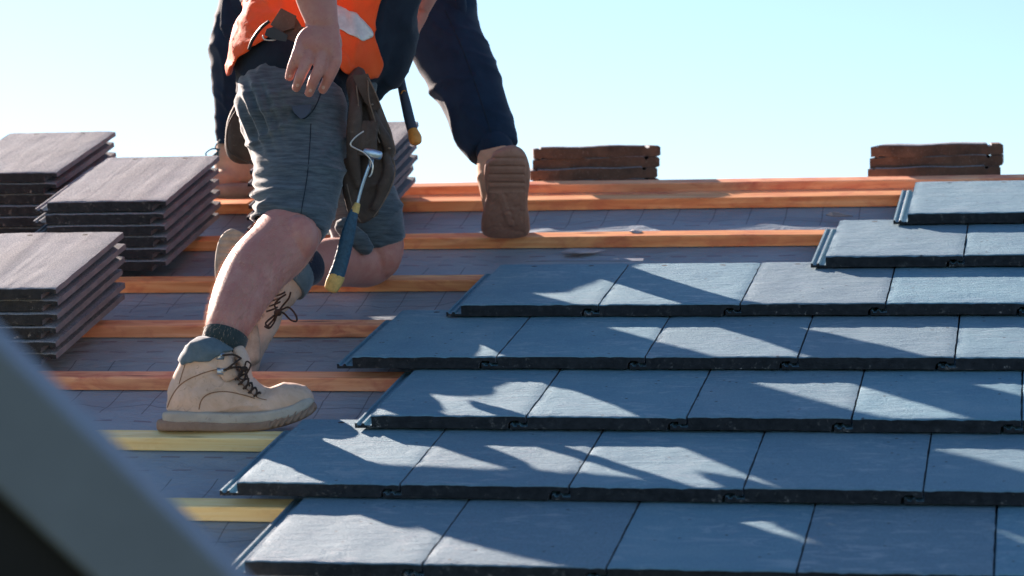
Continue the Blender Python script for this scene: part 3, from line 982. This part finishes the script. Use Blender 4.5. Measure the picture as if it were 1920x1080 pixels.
    g.rings([[P(x, y, zf - .006) for x, y in q], [P(x, y, zf + .03) for x, y in q]])
    place('pocket_phone', g.mesh('pocket_phone', [], False), so_, [m_plain('navy_phone', (.02, .04, .09), .4)])
    # ---------------- shirt
    g = G()
    g.loft([(548, 168, 5.225, 206, .92), (550, 148, 5.23, 218, .93), (562, 110, 5.26, 246, .88), (600, 60, 5.31, 300, .68), (622, 0, 5.33, 330, .6), (660, -100, 5.33, 300, .6), (715, -230, 5.34, 300, .6), (760, -330, 5.34, 230, .7), (785, -375, 5.34, 125, .9)], n=36)
    g.loft([(700, -80, 5.36, 200, .95), (706, 20, 5.36, 158, 1.1), (712, 80, 5.36, 142, 1.15), (706, 130, 5.36, 118, 1.1), (700, 165, 5.36, 76, 1.0), (702, 185, 5.36, 36, .9)], n=32)
    g.loft([(700, -335, 5.10, 150, .9), (650, -240, 5.04, 128, .9), (615, -170, 5.0, 118, .9)], n=24, round_=False)
    g.loft([(800, -325, 5.55, 140, .9), (845, -210, 5.56, 122, .9)], n=24, round_=False)
    fa = folds(8, 22, .005, 15, 7.7); fb = folds(5, 14, .006, 70, 1.7)
    sm = remesh(g, .006, 6, lambda co, nn: fa(co, nn) * (1 if px(co)[0] < 640 else .35) + fb(co, nn) * .7)
    shirt = sm.copy()
    place('shirt', shirt, e, [NAVY])
    # ---------------- hi-vis vest: both panels cut from the shirt's surface and pushed outwards
    poly = [(455, -20), (448, 60), (436, 100), (434, 139), (446, 137), (462, 108), (492, 84), (530, 62), (600, 58), (622, 110), (630, 139), (668, 143), (700, 136), (714, 116), (705, 90), (697, 66), (705, 30), (716, -10), (760, -120), (790, -200), (815, -320), (760, -390), (640, -390), (560, -250), (490, -120)]
    def keep(c, n_):
        x, y, z = px(c)
        return inpoly(x, y, poly)
    def offv(c):
        x, y, z = px(c)
        flare = max(0, (y - 20) / 120)
        return .009 + .010 * min(1, flare) + .004 * cn(x * .03, y * .02, z * 3)
    vest = shell(sm, keep, offv, .0025)
    fo = folds(8, 20, .005, 62, 21)
    vest.update()
    nr = [v.normal.copy() for v in vest.vertices]
    vs_ = [fo(v.co, None) for v in vest.vertices]
    cen = P(600, 60, 5.32)
    for v, d in zip(vest.vertices, vs_):
        v.co += (v.co - cen).normalized() * d
    vo = place('vest', vest, e, [ORNG])
    band = [(596, 8), (640, 18), (672, 34), (697, 64), (694, 72), (672, 80), (650, 72), (630, 60), (590, 46)]
    band2 = [(452, -40), (600, -48), (740, -60), (760, -30), (600, -10), (500, 2), (470, 4), (450, -6)]
    for bp in (band, band2):
        st = shell(sm, lambda c, n_: inpoly(px(c)[0], px(c)[1], bp), lambda c: offv(c) + .0026, .001)
        for v in st.vertices: v.co += (v.co - cen).normalized() * fo(v.co, None)
        for piece in pieces(st): place('reflective_band', piece, vo, [REFL])
    # hair
    g = G()
    g.blob(hc + up * .035 - fwd * .012, (.104, .086, .098), 16, HM)
    g.blob(hc + up * .0 - fwd * .045, (.06, .074, .075), 14, HM)
    place('hair', remesh(g, .006, 3), e, [HAIR])
    # ---------------- tool belt
    bl = link('tool_belt', None, e) ; bl.location = P(600, 110, 5.1) - base
    g = G()
    def plate(g, q, z0, z1, mi=0):
        g.rings([[P(x, y, z0) for x, y in q], [P(x, y, z1) for x, y in q]], True, mi)
    plate(g, [(507, 46), (527, 15), (556, 30), (552, 52), (532, 58), (530, 66)], 5.035, 5.06)
    plate(g, [(530, 58), (556, 34), (566, 50), (590, 52), (592, 84), (566, 84), (545, 76), (528, 70)], 5.045, 5.062)
    place('leather_tab', g.mesh('leather_tab', [], False), bl, [POUCH])
    g = G()
    g.tube([P(505, 40, 5.06), P(490, 52, 5.065), (P(474, 74, 5.08)), P(467, 92, 5.10)], .0035, 8)
    place('strap', g.mesh('strap', []), bl, [BLK])
    g = G(); plate(g, [(500, 54), (512, 50), (540, 66), (536, 78), (512, 74), (496, 66)], 5.03, 5.048)
    place('buckle', g.mesh('buckle', [], False), bl, [BLK])
    g = G(); g.tube([P(x, y, 5.035) for x, y in ((493, 66), (494, 72), (500, 75), (514, 75), (520, 71), (515, 68))], .0018, 8)
    place('ring', g.mesh('ring', []), bl, [WIRE])
    # near pouch: strap, gathered leather body, open flap
    g = G()
    g.loft([(668, 136, 5.18, 34, .5), (672, 156, 5.15, 42, .5), (678, 180, 5.14, 46, .5), (688, 212, 5.15, 56, .45), (706, 262, 5.15, 66, .5), (702, 320, 5.15, 62, .6), (690, 370, 5.15, 58, .6), (680, 402, 5.15, 44, .6), (676, 416, 5.15, 22, .6)], n=32, e=2.3)
    g.loft([(666, 152, 5.14, 16, .9), (666, 200, 5.11, 28, .8), (662, 260, 5.10, 30, .8), (664, 310, 5.11, 28, .8), (672, 350, 5.12, 18, .8)], n=16)
    g.loft([(682, 150, 5.12, 10, 1), (694, 205, 5.12, 16, 1), (712, 245, 5.11, 18, 1), (728, 276, 5.12, 18, 1), (731, 292, 5.13, 8, 1)], n=14)
    g.loft([(722, 290, 5.12, 14, 1.2), (727, 322, 5.12, 22, 1.2), (716, 360, 5.12, 22, 1.1), (700, 392, 5.12, 18, 1)], n=14)
    g.loft([(650, 300, 5.12, 24, .8), (655, 350, 5.13, 30, .8), (662, 395, 5.14, 26, .8)], n=14)
    place('pouch', remesh(g, .0038, 3, folds(16, 8, .006, 10, 5)), bl, [POUCH])
    g = G(); plate(g, [(661, 142), (690, 138), (703, 170), (713, 203), (698, 209), (685, 192), (672, 168)], 5.104, 5.116)
    place('pouch_strap', g.mesh('pouch_strap', [], False), bl, [POUCH])
    BRASS = m_plain('dull_rivet', (.3, .24, .18), .4, .9)
    LT = m_plain('worn_leather_edge', (.17, .12, .09), .7, 0, .3, .3, 80)
    g = G()
    for q in ([(690, 145), (703, 172), (716, 205), (731, 245), (741, 282), (736, 295)], [(668, 160), (672, 200), (668, 240), (660, 275)], [(738, 300), (741, 322), (733, 352), (716, 384), (700, 408)], [(690, 150), (692, 186), (702, 222), (712, 252)], [(676, 250), (690, 240), (704, 252), (712, 268)], [(650, 345), (662, 392), (676, 416)]):
        g.tube([P(x, y, 5.098) for x, y in q], .0016, 6)
    place('edge_binding', g.mesh('edge_binding', []), bl, [LT])
    g = G()
    for x, y in ((698, 196), (730, 278), (664, 268), (672, 380)):
        g = G(); g.blob(P(x, y, 5.092), (.0032, .0032, .002), 8)
        place('rivet', g.mesh('rivet', []), bl, [BRASS])
    g = G()
    for k in range(5):
        g.tube([P(672 + k * 9, 226, 5.10), P(670 + k * 8.5, 258 + (k % 2) * 8, 5.092), P(673 + k * 8, 292, 5.098)], .0045, 7)
    place('pouch_fold', remesh(g, .003, 2), bl, [POUCH])
    # far pouch, seen behind the near thigh
    g = G()
    g.loft([(452, 196, 5.36, 26, .8), (448, 235, 5.36, 44, .8), (450, 270, 5.36, 56, .8), (462, 290, 5.36, 50, .8), (470, 300, 5.36, 26, .8)], n=24, e=2.4)
    place('pouch', remesh(g, .004, 3, folds(10, 10, .004, 60, 6)), bl, [POUCH])
    g = G()
    g.tube([P(452, 195, 5.33), P(430, 230, 5.33), P(425, 265, 5.33), P(432, 286, 5.33), P(455, 300, 5.33), P(480, 309, 5.33)], .0022, 8)
    place('piping', g.mesh('piping', []), bl, [POUCH])
    # ---------------- near boot, side on
    bt = link('boot', None, e); bt.location = P(430, 790, zb) - base
    tag(bt, 'pale tan boot planted flat on the yellow batten')
    g = G()
    g.loft([(398, 662, zb, 96, .96), (388, 700, zb, 112, .74), (376, 740, zb, 122, .66), (368, 775, zb, 110, .7)], n=36)
    g.loft([(336, 770, zb, 52, 1.0), (352, 752, zb, 84, .95), (400, 738, zb, 112, .78), (440, 742, zb, 98, .84), (475, 752, zb, 74, 1.05), (505, 757, zb, 62, 1.3), (532, 751, zb, 66, 1.2), (554, 751, zb - .002, 66, 1.15), (571, 755, zb - .002, 54, 1.15)], n=36)
    def bd(co, nn):
        x, y, z = px(co)
        d = .0028 * max(0, 1 - 2 * abs(cn(x * .022, y * .045, z * 8))) ** 2 - .001
        # stitched seams: heel counter, instep arc
        for (cx, cy, r1) in ((300, 790, 150),):
            pass
        y1 = 790 - 190 * (1 - math.exp(-max(0, x - 322) / 70.0))
        if x < 440: d -= .0022 * math.exp(-((y - (712 + (365 - x) * .0 + max(0, 372 - x) * 1.5 - max(0, x - 372) * .38)) / 3.0) ** 2)
        xx = (x - 375) / 100
        if 0 < xx < 1.15: d -= .0022 * math.exp(-((y - (735 + 22 * (xx - .45) ** 2 * 4 - 2)) / 2.6) ** 2)
        return d
    up_ = remesh(g, .0034, 3, bd)
    bo = place('upper', up_, bt, [BOOT])
    sf = Skin(bo.data, absloc(bo))
    BS = m_plain('brown_stitching', (.24, .13, .075), .8, 0, .2, .3, 200)
    seams('seam', sf, [[(312, 772), (320, 748), (334, 726), (352, 712), (375, 702), (400, 694), (424, 690)]], .0011, BS, bt)
    seams('seam', sf, [[(373, 768), (377, 752), (388, 740), (406, 735), (430, 735), (455, 740), (478, 747)]], .0011, BS, bt)
    seams('seam', sf, [[(336, 720), (345, 690), (352, 672)], [(343, 684), (352, 674), (370, 668), (392, 664), (400, 655)]], .0009, BS, bt)
    seams('seam', sf, [[(438, 700), (452, 718), (466, 733), (484, 746), (500, 750)]], .0008, BS, bt)
    g = G()
    g.loft([(312, 781, zb, 22, 2.9), (332, 781, zb, 24, 3.4), (375, 781, zb, 24, 3.72), (430, 783, zb, 23, 4.0), (480, 782, zb, 23, 4.36), (520, 777, zb, 22, 4.6), (552, 768, zb, 22, 4.3), (573, 757, zb - .002, 21, 3.7), (583, 748, zb - .002, 16, 2.9)], n=40, e=7, round_=True)
    place('welt', remesh(g, .003, 2, lambda co, n_: .0009 * cn(px(co)[0] * .05, px(co)[1] * .25, 1)), bt, [m_leather('pale_grey_welt', (.33, .30, .26), (.46, .42, .36), (.22, .18, .15), .75)])
    g = G()
    g.loft([(301, 796, zb, 22, 2.7), (326, 796, zb, 22, 3.7), (375, 796, zb, 22, 4.12), (430, 798, zb, 20, 4.65), (480, 797, zb, 20, 5.1), (520, 790, zb, 22, 4.7), (552, 779, zb, 25, 3.9), (573, 768, zb - .002, 27, 3.0), (585, 759, zb - .002, 24, 2.0)], n=40, e=7, round_=True)
    def sd(co, nn):
        x, y, z = px(co)
        d = 0
        # groove between welt and tread, lugs under the toe
        if nn.dot(EZ) < -.3:
            mid = 790 + (x - 300) * .01 - max(0, x - 480) * .22 - max(0, x - 530) * .28
            d -= .0014 * math.exp(-((y - mid) / 1.6) ** 2)
            if x > 505 and y > mid: d -= .0042 * (.5 + .5 * math.sin(x * .62 + y * .35))
            d += .0007 * cn(x * .05, y * .2, 1)
        return d
    place('sole', remesh(g, .003, 2, sd), bt, [m_leather('muddy_tan_tread', (.21, .135, .10), (.31, .22, .165), (.13, .085, .07), .85)])
    reg = [(338, 676), (348, 652), (372, 636), (402, 632), (428, 636), (440, 648), (432, 660), (418, 662), (404, 668), (394, 677), (368, 677), (344, 684)]
    col = shell(bo.data, lambda c, n_: inpoly(px(c + absloc(bo))[0], px(c + absloc(bo))[1], reg), .0028, .0055)
    col.transform(Matrix.Translation(absloc(bo)))
    place('collar', col, bt, [COLLAR])
    # padded tongue and high tan tab beside the laces
    g = G()
    g.loft([(446, 654, zb, 24, 1.9), (456, 676, zb, 26, 2.1), (463, 704, zb, 20, 2.4), (474, 724, zb, 14, 2.6)], n=18)
    g.loft([(418, 668, zb - .036, 30, .5), (424, 690, zb - .040, 36, .35), (434, 710, zb - .038, 30, .4)], n=16)
    place('tongue', remesh(g, .0034, 3), bt, [BOOT])
    g = G()
    sk = [(424, 627, 4.757, 85, 1.05), (421, 636, 4.753, 85, 1.0), (415, 650, 4.75, 82, .82), (408, 668, 4.745, 76, .75)]
    g.loft(sk, n=32, round_=False, sub=6)
    place('sock', g.mesh('sock', []), bt, [SOCK])
    g = G()
    ey_ = [(417, 666), (419, 694), (441, 712), (447, 721), (456, 729), (466, 737), (476, 743)]
    fr = [(452, 672), (458, 690), (462, 702), (466, 710), (472, 718), (479, 727), (488, 737)]
    for a, b in zip(ey_, fr):
        g.tube([P(a[0], a[1], zb - .050), P((a[0] + b[0]) / 2 + 3, (a[1] + b[1]) / 2 - 4, zb - .054), P(b[0], b[1], zb - .034)], .0022, 6)
    for a, b in zip(ey_[1:], fr[:-1]):
        g.tube([P(a[0] + 4, a[1], zb - .052), P((a[0] + b[0]) / 2 + 4, (a[1] + b[1]) / 2 - 2, zb - .056), P(b[0], b[1], zb - .034)], .0020, 6)
    k = (458, 692)
    g.blob(P(k[0], k[1], zb - .05), (.008, .008, .006), 8)
    g.tube([P(k[0], k[1], zb - .052), P(462, 678, zb - .060), P(470, 684, zb - .064), P(463, 700, zb - .056)], .0018, 6)
    g.tube([P(k[0], k[1], zb - .052), P(463, 704, zb - .058), P(466, 716, zb - .056), P(468, 724, zb - .050)], .0018, 6)
    g.tube([P(k[0], k[1], zb - .052), P(450, 698, zb - .060), P(447, 708, zb - .062), P(456, 712, zb - .056)], .0018, 6)
    place('lace', g.mesh('lace', []), bt, [LACE])
    g = G()
    for a in ey_[:2]:
        g.blob(P(a[0], a[1], zb - .046), (.0055, .0055, .004), 8)
        g.box((0, 0, 0), (.016, .013, .004), Matrix.Translation(P(a[0] - 4, a[1] + 2, zb - .043)) @ IMG.to_4x4())
    place('hook', g.mesh('hook', []), bt, [STEEL])
    # ---------------- far boot: toes down behind the near shin, sole to the left
    bt = link('boot', None, e); bt.location = P(470, 640, 5.2) - base
    tag(bt, 'pale tan boot bent on its toes behind the bare shin, sole turned left')
    g = G()
    g.loft([(545, 522, 5.25, 74, .95), (520, 540, 5.23, 84, .9), (494, 556, 5.21, 100, .85)], n=28)
    g.loft([(446, 492, 5.22, 56, 1.0), (470, 520, 5.21, 90, .9), (490, 562, 5.20, 88, .85), (490, 606, 5.19, 66, 1.1), (478, 640, 5.18, 50, 1.5), (470, 668, 5.16, 42, 1.7), (468, 690, 5.13, 30, 1.6)], n=28)
    place('upper', remesh(g, .004, 4, folds(18, 18, .003, 20, 4)), bt, [BOOT])
    g = G()
    g.loft([(446, 438, 5.19, 36, .5), (440, 452, 5.185, 56, .42), (436, 478, 5.18, 64, .4), (436, 515, 5.17, 66, .4), (442, 560, 5.16, 62, .4), (450, 610, 5.15, 66, .4), (456, 650, 5.13, 66, .4), (462, 682, 5.11, 54, .4)], n=40, e=2.6)
    def sd2(co, nn):
        x, y, z = px(co)
        return -.0032 * max(0, math.sin(y * .52)) if nn.dot(EZ) < -.2 and abs(x - 436) < 25 else 0
    place('sole', remesh(g, .0034, 1, sd2), bt, [m_plain('ribbed_grey_sole', (.36, .29, .22), .7, 0, .3, .3, 40)])
    g = G(); g.loft([(556, 506, 5.27, 78, 1.0), (545, 522, 5.25, 84, 1.0), (536, 534, 5.24, 82, 1.0)], n=28, round_=False)
    place('collar', g.mesh('collar', []), bt, [COLLAR])
    g = G(); g.loft([(576, 499, 5.30, 76, 1.0), (566, 503, 5.28, 78, 1.0), (552, 512, 5.26, 74, 1.0)], n=28, round_=False)
    place('sock', g.mesh('sock', []), bt, [SOCKN])
    g = G()
    K = P(521, 586, 5.10)
    for q in ([(521, 586), (512, 600), (502, 612), (506, 614), (498, 606), (516, 590)], [(521, 586), (540, 576), (554, 590), (556, 602), (545, 600), (533, 588), (523, 584)], [(521, 586), (531, 572), (541, 560), (545, 548)], [(521, 586), (515, 572), (524, 560), (536, 552)], [(521, 586), (514, 604), (505, 615), (496, 612)]):
        g.tube([P(x, y, 5.10 + .012 * math.sin(i * 1.7)) for i, (x, y) in enumerate(q)], .0021, 6)
    for y in (548, 556, 566, 576):
        g.tube([P(534 - (y - 548) * .5, y, 5.11), P(526 - (y - 548) * .5, y + 4, 5.10), P(514 - (y - 548) * .5, y + 8, 5.12)], .0021, 6)
    g.blob(K, (.009, .009, .008), 8)
    place('lace', g.mesh('lace', []), bt, [LACE])
worker_front()

def worker_back():
    base = W(-.55, .25, 0)
    e = empty('person', base, 'person in dark navy work trousers and brown boots straddling the battens behind the kneeling worker', 'person')
    g = G()
    rl = [(705, -180, 5.95, 130, .9), (770, -60, 5.97, 130, .9), (830, 40, 5.93, 90, .95), (862, 130, 5.87, 72, 1), (890, 205, 5.82, 66, 1), (920, 262, 5.77, 52, 1), (932, 290, 5.76, 50, 1)]
    ll = [(600, -180, 6.05, 130, .9), (520, -70, 6.12, 110, .9), (470, 30, 6.19, 76, .95), (448, 140, 6.25, 64, 1), (440, 240, 6.28, 50, 1), (440, 300, 6.3, 50, 1)]
    g.loft(rl, n=24); g.loft(ll, n=24)
    g.loft([(650, -170, 6.0, 270, .75), (630, -280, 6.05, 250, .7), (590, -400, 6.15, 280, .66), (570, -480, 6.2, 150, .8), (560, -520, 6.22, 95, 1)], n=24)
    g.loft([(690, -430, 6.15, 95, .9), (740, -300, 6.2, 80, .9), (745, -180, 6.3, 66, .9), (745, -140, 6.33, 50, .8)], n=20)
    hand(g, (745, -145, 6.33, 46), [(745, -125, 6.33, 54), (745, -100, 6.33, 64)],
         [[(722 + 14 * i, -96, 6.33, 17), (720 + 14 * i, -70, 6.34, 16), (724 + 12 * i, -50 - abs(i - 2) * 4, 6.33, 13)] for i in range(4)], [(768, -116, 6.33, 18), (782, -96, 6.33, 16), (786, -78, 6.33, 13)])
    g.loft([(480, -420, 6.15, 90, .9), (425, -300, 6.2, 76, .9), (455, -190, 6.32, 62, .9), (470, -140, 6.35, 50, .8)], n=20)
    hand(g, (470, -145, 6.35, 46), [(474, -125, 6.35, 54), (478, -100, 6.35, 64)],
         [[(456 + 14 * i, -96, 6.35, 17), (458 + 14 * i, -70, 6.36, 16), (462 + 12 * i, -50 - abs(i - 2) * 4, 6.35, 13)] for i in range(4)], [(500, -112, 6.35, 18), (512, -94, 6.35, 16), (514, -76, 6.35, 13)])
    hc = P(548, -580, 6.26)
    fwd = (EZ * .8 - EX * .3 + EY * .5).normalized(); up = -EY; up = (up - fwd * up.dot(fwd)).normalized()
    HM, side = head(g, hc, fwd, up)
    place('body', remesh(g, .006, 3), e, [SKIN])
    # trousers
    g = G()
    g.loft([(700, -190, 5.96, 230, .85), (760, -80, 5.97, 215, .85), (800, 0, 5.95, 180, .9), (832, 70, 5.91, 142, .95), (862, 130, 5.87, 136, 1), (884, 185, 5.83, 124, 1), (905, 240, 5.79, 112, 1), (923, 284, 5.76, 94, 1)], n=36, round_=False)
    g.loft([(610, -190, 6.05, 220, .85), (520, -70, 6.12, 180, .85), (470, 20, 6.19, 130, .95), (450, 90, 6.22, 116, 1), (442, 180, 6.26, 90, 1), (438, 266, 6.29, 70, 1)], n=36, round_=False)
    g.loft([(655, -140, 6.0, 300, .75), (640, -240, 6.03, 270, .7)], n=32)
    fa = folds(3, 11, .009, 58, 3); fb = folds(7, 20, .004, 20, 8)
    tr = remesh(g, .007, 4, lambda c, n_: fa(c, n_) + fb(c, n_))
    to = place('trousers', tr, e, [TROU])
    sf = Skin(to.data, absloc(to))
    seams('seam', sf, [[(835, 20), (862, 80), (885, 140), (905, 200), (925, 262)], [(880, 270), (905, 276), (935, 268), (955, 262)]], .0011, SEAM, to)
    g = G()
    g.loft([(836, -40, 5.86, 60, .5), (846, 10, 5.86, 58, .5), (856, 44, 5.86, 34, .5), (868, 62, 5.87, 14, .6)], n=20, e=3)
    place('cargo_pocket', remesh(g, .005, 3, folds(12, 12, .004, 20, 4)), to, [TROU])
    g = G()
    g.loft([(445, -30, 6.12, 46, .5), (438, 10, 6.13, 48, .5), (432, 44, 6.13, 40, .5), (424, 70, 6.14, 16, .5)], n=20, e=3)
    place('cargo_pocket', remesh(g, .005, 3, folds(12, 12, .004, -20, 4)), to, [TROU])
    # jacket
    g = G()
    g.loft([(650, -150, 6.0, 300, .75), (635, -260, 6.05, 290, .72), (592, -400, 6.15, 320, .7), (572, -490, 6.2, 200, .8), (563, -520, 6.22, 120, 1)], n=32)
    g.loft([(690, -435, 6.15, 125, .9), (742, -300, 6.2, 108, .9), (747, -190, 6.29, 86, .9)], n=24, round_=False)
    g.loft([(470, -430, 6.15, 125, .9), (418, -300, 6.2, 108, .9), (452, -190, 6.31, 86, .9)], n=24, round_=False)
    place('jacket', remesh(g, .008, 5, folds(6, 16, .008, 30, 12)), e, [TROU])
    g = G(); g.blob(hc + up * .035 - fwd * .012, (.104, .086, .098), 16, HM); g.blob(hc - fwd * .045, (.06, .074, .075), 14, HM)
    place('hair', remesh(g, .008, 3), e, [HAIR])
    # right boot: toe down against the batten, sole towards the camera
    bt = link('boot', None, e); bt.location = P(948, 437, 5.88) - base
    tag(bt, 'worn brown boot standing on its toe, its sole facing the camera')
    g = G()
    g.loft([(924, 270, 5.76, 54, 1.1), (930, 296, 5.745, 74, 1.1), (936, 330, 5.75, 84, 1.0), (944, 370, 5.79, 84, .8), (948, 405, 5.86, 80, .7), (948, 428, 5.90, 72, .6)], n=32)
    place('upper', remesh(g, .004, 4, folds(14, 20, .003, 10, 4)), bt, [BOOTB])
    g = G()
    g.loft([(946, 283, 5.675, 48, .5), (950, 296, 5.682, 74, .36), (951, 318, 5.695, 86, .32), (951, 345, 5.715, 84, .32), (951, 368, 5.73, 78, .34), (949, 388, 5.75, 82, .34), (948, 410, 5.775, 90, .32), (948, 428, 5.80, 92, .32), (948, 435, 5.81, 86, .34)], n=48, e=2.6, sub=8)
    def sd(co, nn):
        x, y, z = px(co)
        if nn.dot(EZ) > -.3: return 0
        inside = abs(x - 950) < 34
        d = 0
        if inside and 288 < y < 352: d -= .004 * math.exp(-((((y - 290) % 15.5) - 7) / 1.9) ** 2)
        if inside and 352 < y < 360: d -= .0022
        if y > 362 and inside:
            d += .0022 * (1 if abs(x - 950 - (y - 400) * .38) < 6 and y < 425 else 0) - .003 * max(0, cn(x * .13, y * .13, 3)) - .001
        if abs(abs(x - 950) - 37) < 2 and 290 < y < 425: d -= .0012
        return d
    place('sole', remesh(g, .0028, 2, sd), bt, [SOLEB])
    g = G(); g.loft([(918, 258, 5.76, 62, 1.1), (926, 276, 5.75, 72, 1.1), (931, 290, 5.755, 70, 1.05)], n=28)
    place('sock', g.mesh('sock', []), bt, [TROU])
    # left boot
    bt = link('boot', None, e); bt.location = P(440, 370, 6.3) - base
    tag(bt, 'orange-brown boot standing on the batten beside the middle stack of tiles')
    g = G()
    g.loft([(440, 262, 6.3, 62, 1), (438, 300, 6.3, 72, 1), (440, 335, 6.3, 80, .9)], n=28)
    g.loft([(400, 350, 6.24, 30, 1.2), (420, 338, 6.26, 44, 1.1), (450, 325, 6.31, 60, .95), (478, 328, 6.33, 50, .9)], n=28)
    place('upper', remesh(g, .0045, 4, folds(14, 20, .003, 10, 4)), bt, [BOOTB])
    g = G()
    g.loft([(392, 358, 6.24, 24, 2.6), (420, 358, 6.26, 28, 2.8), (455, 358, 6.3, 30, 2.8), (486, 357, 6.33, 28, 2.6)], n=28, e=3.5)
    place('sole', remesh(g, .0045, 2), bt, [SOLE])
    g = G()
    for q in ([(412, 280), (398, 279), (386, 287), (390, 295), (402, 292), (410, 286)], [(410, 284), (404, 276), (408, 268), (414, 262)], [(410, 290), (403, 298), (398, 294), (408, 284)]):
        g.tube([P(x, y, 6.24) for x, y in q], .0022, 6)
    place('lace', g.mesh('lace', []), bt, [m_plain('blue_green_lace', (.02, .09, .12), .7)])
worker_back()

# ------------------------------------------------------------------ hammers carried by the kneeling worker
def hammer_blue():
    e = empty('hammer', P(645, 450, 5.05), 'hammer with blue grip and yellow butt, hanging from the pouch in front of the knee', 'hammer')
    g = G(); z = 5.05
    g.loft([(666, 392, z, 13, 1), (660, 410, z, 21, .9), (650, 450, z, 27, .8), (640, 490, z, 28, .8), (630, 520, z, 31, .85)], n=20, e=2.6, round_=False)
    place('grip', remesh(g, .0022, 1, lambda c, n_: .0008 * cn(px(c)[0] * .2, px(c)[1] * .3, 2)), e, [GRIP])
    g = G(); g.loft([(632, 517, z, 31, .85), (626, 530, z, 31, .85), (621, 541, z, 27, .85)], n=20, e=2.6)
    place('butt', g.mesh('butt', []), e, [YELR])
    g = G(); g.loft([(670, 383, z, 12, 1), (665, 397, z, 17, .95)], n=16)
    place('yellow_collar', g.mesh('yellow_collar', []), e, [YELR])
    g = G(); g.tube([P(669, 386, z), P(680, 345, z), P(694, 306, z)], .0036, 10)
    place('shaft', g.mesh('shaft', []), e, [STEEL])
    g = G()
    g.loft([(684, 284, z - .02, 12, 1), (697, 288, z - .02, 18, 1), (712, 292, z - .02, 17, 1)], n=16, e=3)
    g.loft([(697, 290, z - .01, 12, 1), (695, 312, z, 9, 1)], n=12)
    place('hammer_head', remesh(g, .002, 1), e, [STEEL])
hammer_blue()
def wire_hook():
    g = G(); z = 5.02
    g.tube([P(*q, z) for q in ((682, 246), (668, 256), (659, 266), (658, 273), (668, 279), (682, 286), (693, 297), (699, 310), (697, 325), (692, 332))], .0018, 8)
    me = g.mesh('wire_hook', [WIRE], org=P(680, 280, z))
    o = link('wire_hook', me); o.location = P(680, 280, z)
    tag(o, 'thin bent steel wire hook on the front of the leather pouch', 'hook')
wire_hook()
def hammer_dark():
    e = empty('hammer', P(765, 210, 5.42), 'hammer with dark handle and orange butt, hanging against the sky below the belly', 'hammer')
    g = G(); z = 5.42
    g.loft([(746, 120, z, 15, 1), (754, 165, z, 17, 1), (761, 195, z, 19, 1), (768, 225, z, 20, 1), (775, 250, z, 20, 1)], n=18, e=2.4, round_=False)
    place('grip', g.mesh('grip', []), e, [GRIPN])
    g = G(); g.loft([(774, 246, z - .004, 20, 1), (778, 258, z - .01, 25, 1), (780, 266, z - .012, 22, 1)], n=18)
    place('butt', g.mesh('butt', []), e, [ORGR])
    g = G(); g.tube([P(752, 176, z - .0105), P(756, 170, z - .0118), P(761, 171, z - .0105)], .0012, 6)
    place('orange_line', g.mesh('orange_line', []), e, [ORGR])
    g = G(); g.tube([P(748, 130, z), P(738, 90, z), P(728, 40, z)], .006, 10)
    place('shaft', g.mesh('shaft', []), e, [STEEL])
    g = G(); g.loft([(700, 36, z, 26, 1), (728, 30, z, 22, 1), (752, 26, z, 26, 1)], n=14, e=3)
    place('hammer_head', g.mesh('hammer_head', []), e, [STEEL])
hammer_dark()

# ------------------------------------------------------------------ litter on the roof
PAPER = m_plain('pale_torn_membrane', (.36, .34, .35), .8, 0, .2, .25, 40)
def scrap(q, n0, th, mat, label, cat, name):
    g = G(); pts = [MR.inverted() @ P(*a, 5.5) for a in q]
    C0 = MR.inverted() @ CAMP
    out = []
    for k, a in enumerate(pts):
        d = a - C0; t = (n0 - C0.z) / d.z; h = C0 + d * t
        out.append(Vector((h.x, h.y, n0 + .004 * (noise.noise(Vector((k * 1.7, n0 * 90, 2))) + .5))))
    c = sum(out, Vector()) / len(out)
    g.rings([[v - c for v in out], [v - c + Vector((0, 0, th)) for v in out]])
    o = link(name, g.mesh(name, [mat], False)); o.matrix_world = MR @ Matrix.Translation(c)
    tag(o, label, cat, kind='thing')
scrap([(1052, 474), (1066, 470), (1100, 469), (1135, 471), (1112, 475), (1085, 478)], .004, .0012, PAPER, 'pale torn scrap lying just below the batten right of the brown boot', 'scrap', 'torn_scrap')
scrap([(985, 492), (1070, 488), (1175, 486), (1207, 487), (1206, 491), (1180, 493), (1080, 492)], .046, .002, m_plain('grey_strip', (.20, .23, .28), .7), 'thin grey strip lying along the head of the third tile course', 'strip', 'packing_strip')
scrap([(1548, 404), (1560, 401), (1572, 400), (1584, 405), (1600, 407), (1578, 409), (1562, 408)], .008, .0015, BLK, 'small dark torn flake on the underlay left of the top tile courses', 'gap', 'dark_gap')  # black sheet laid over the underlay stands in for a dark hole
scrap([(1180, 436), (1186, 431), (1190, 435), (1198, 432), (1204, 436), (1196, 438)], .028, .001, PAPER, 'tiny white fibre tuft on the batten right of the brown boot', 'fibre tuft', 'fibre_tuft')
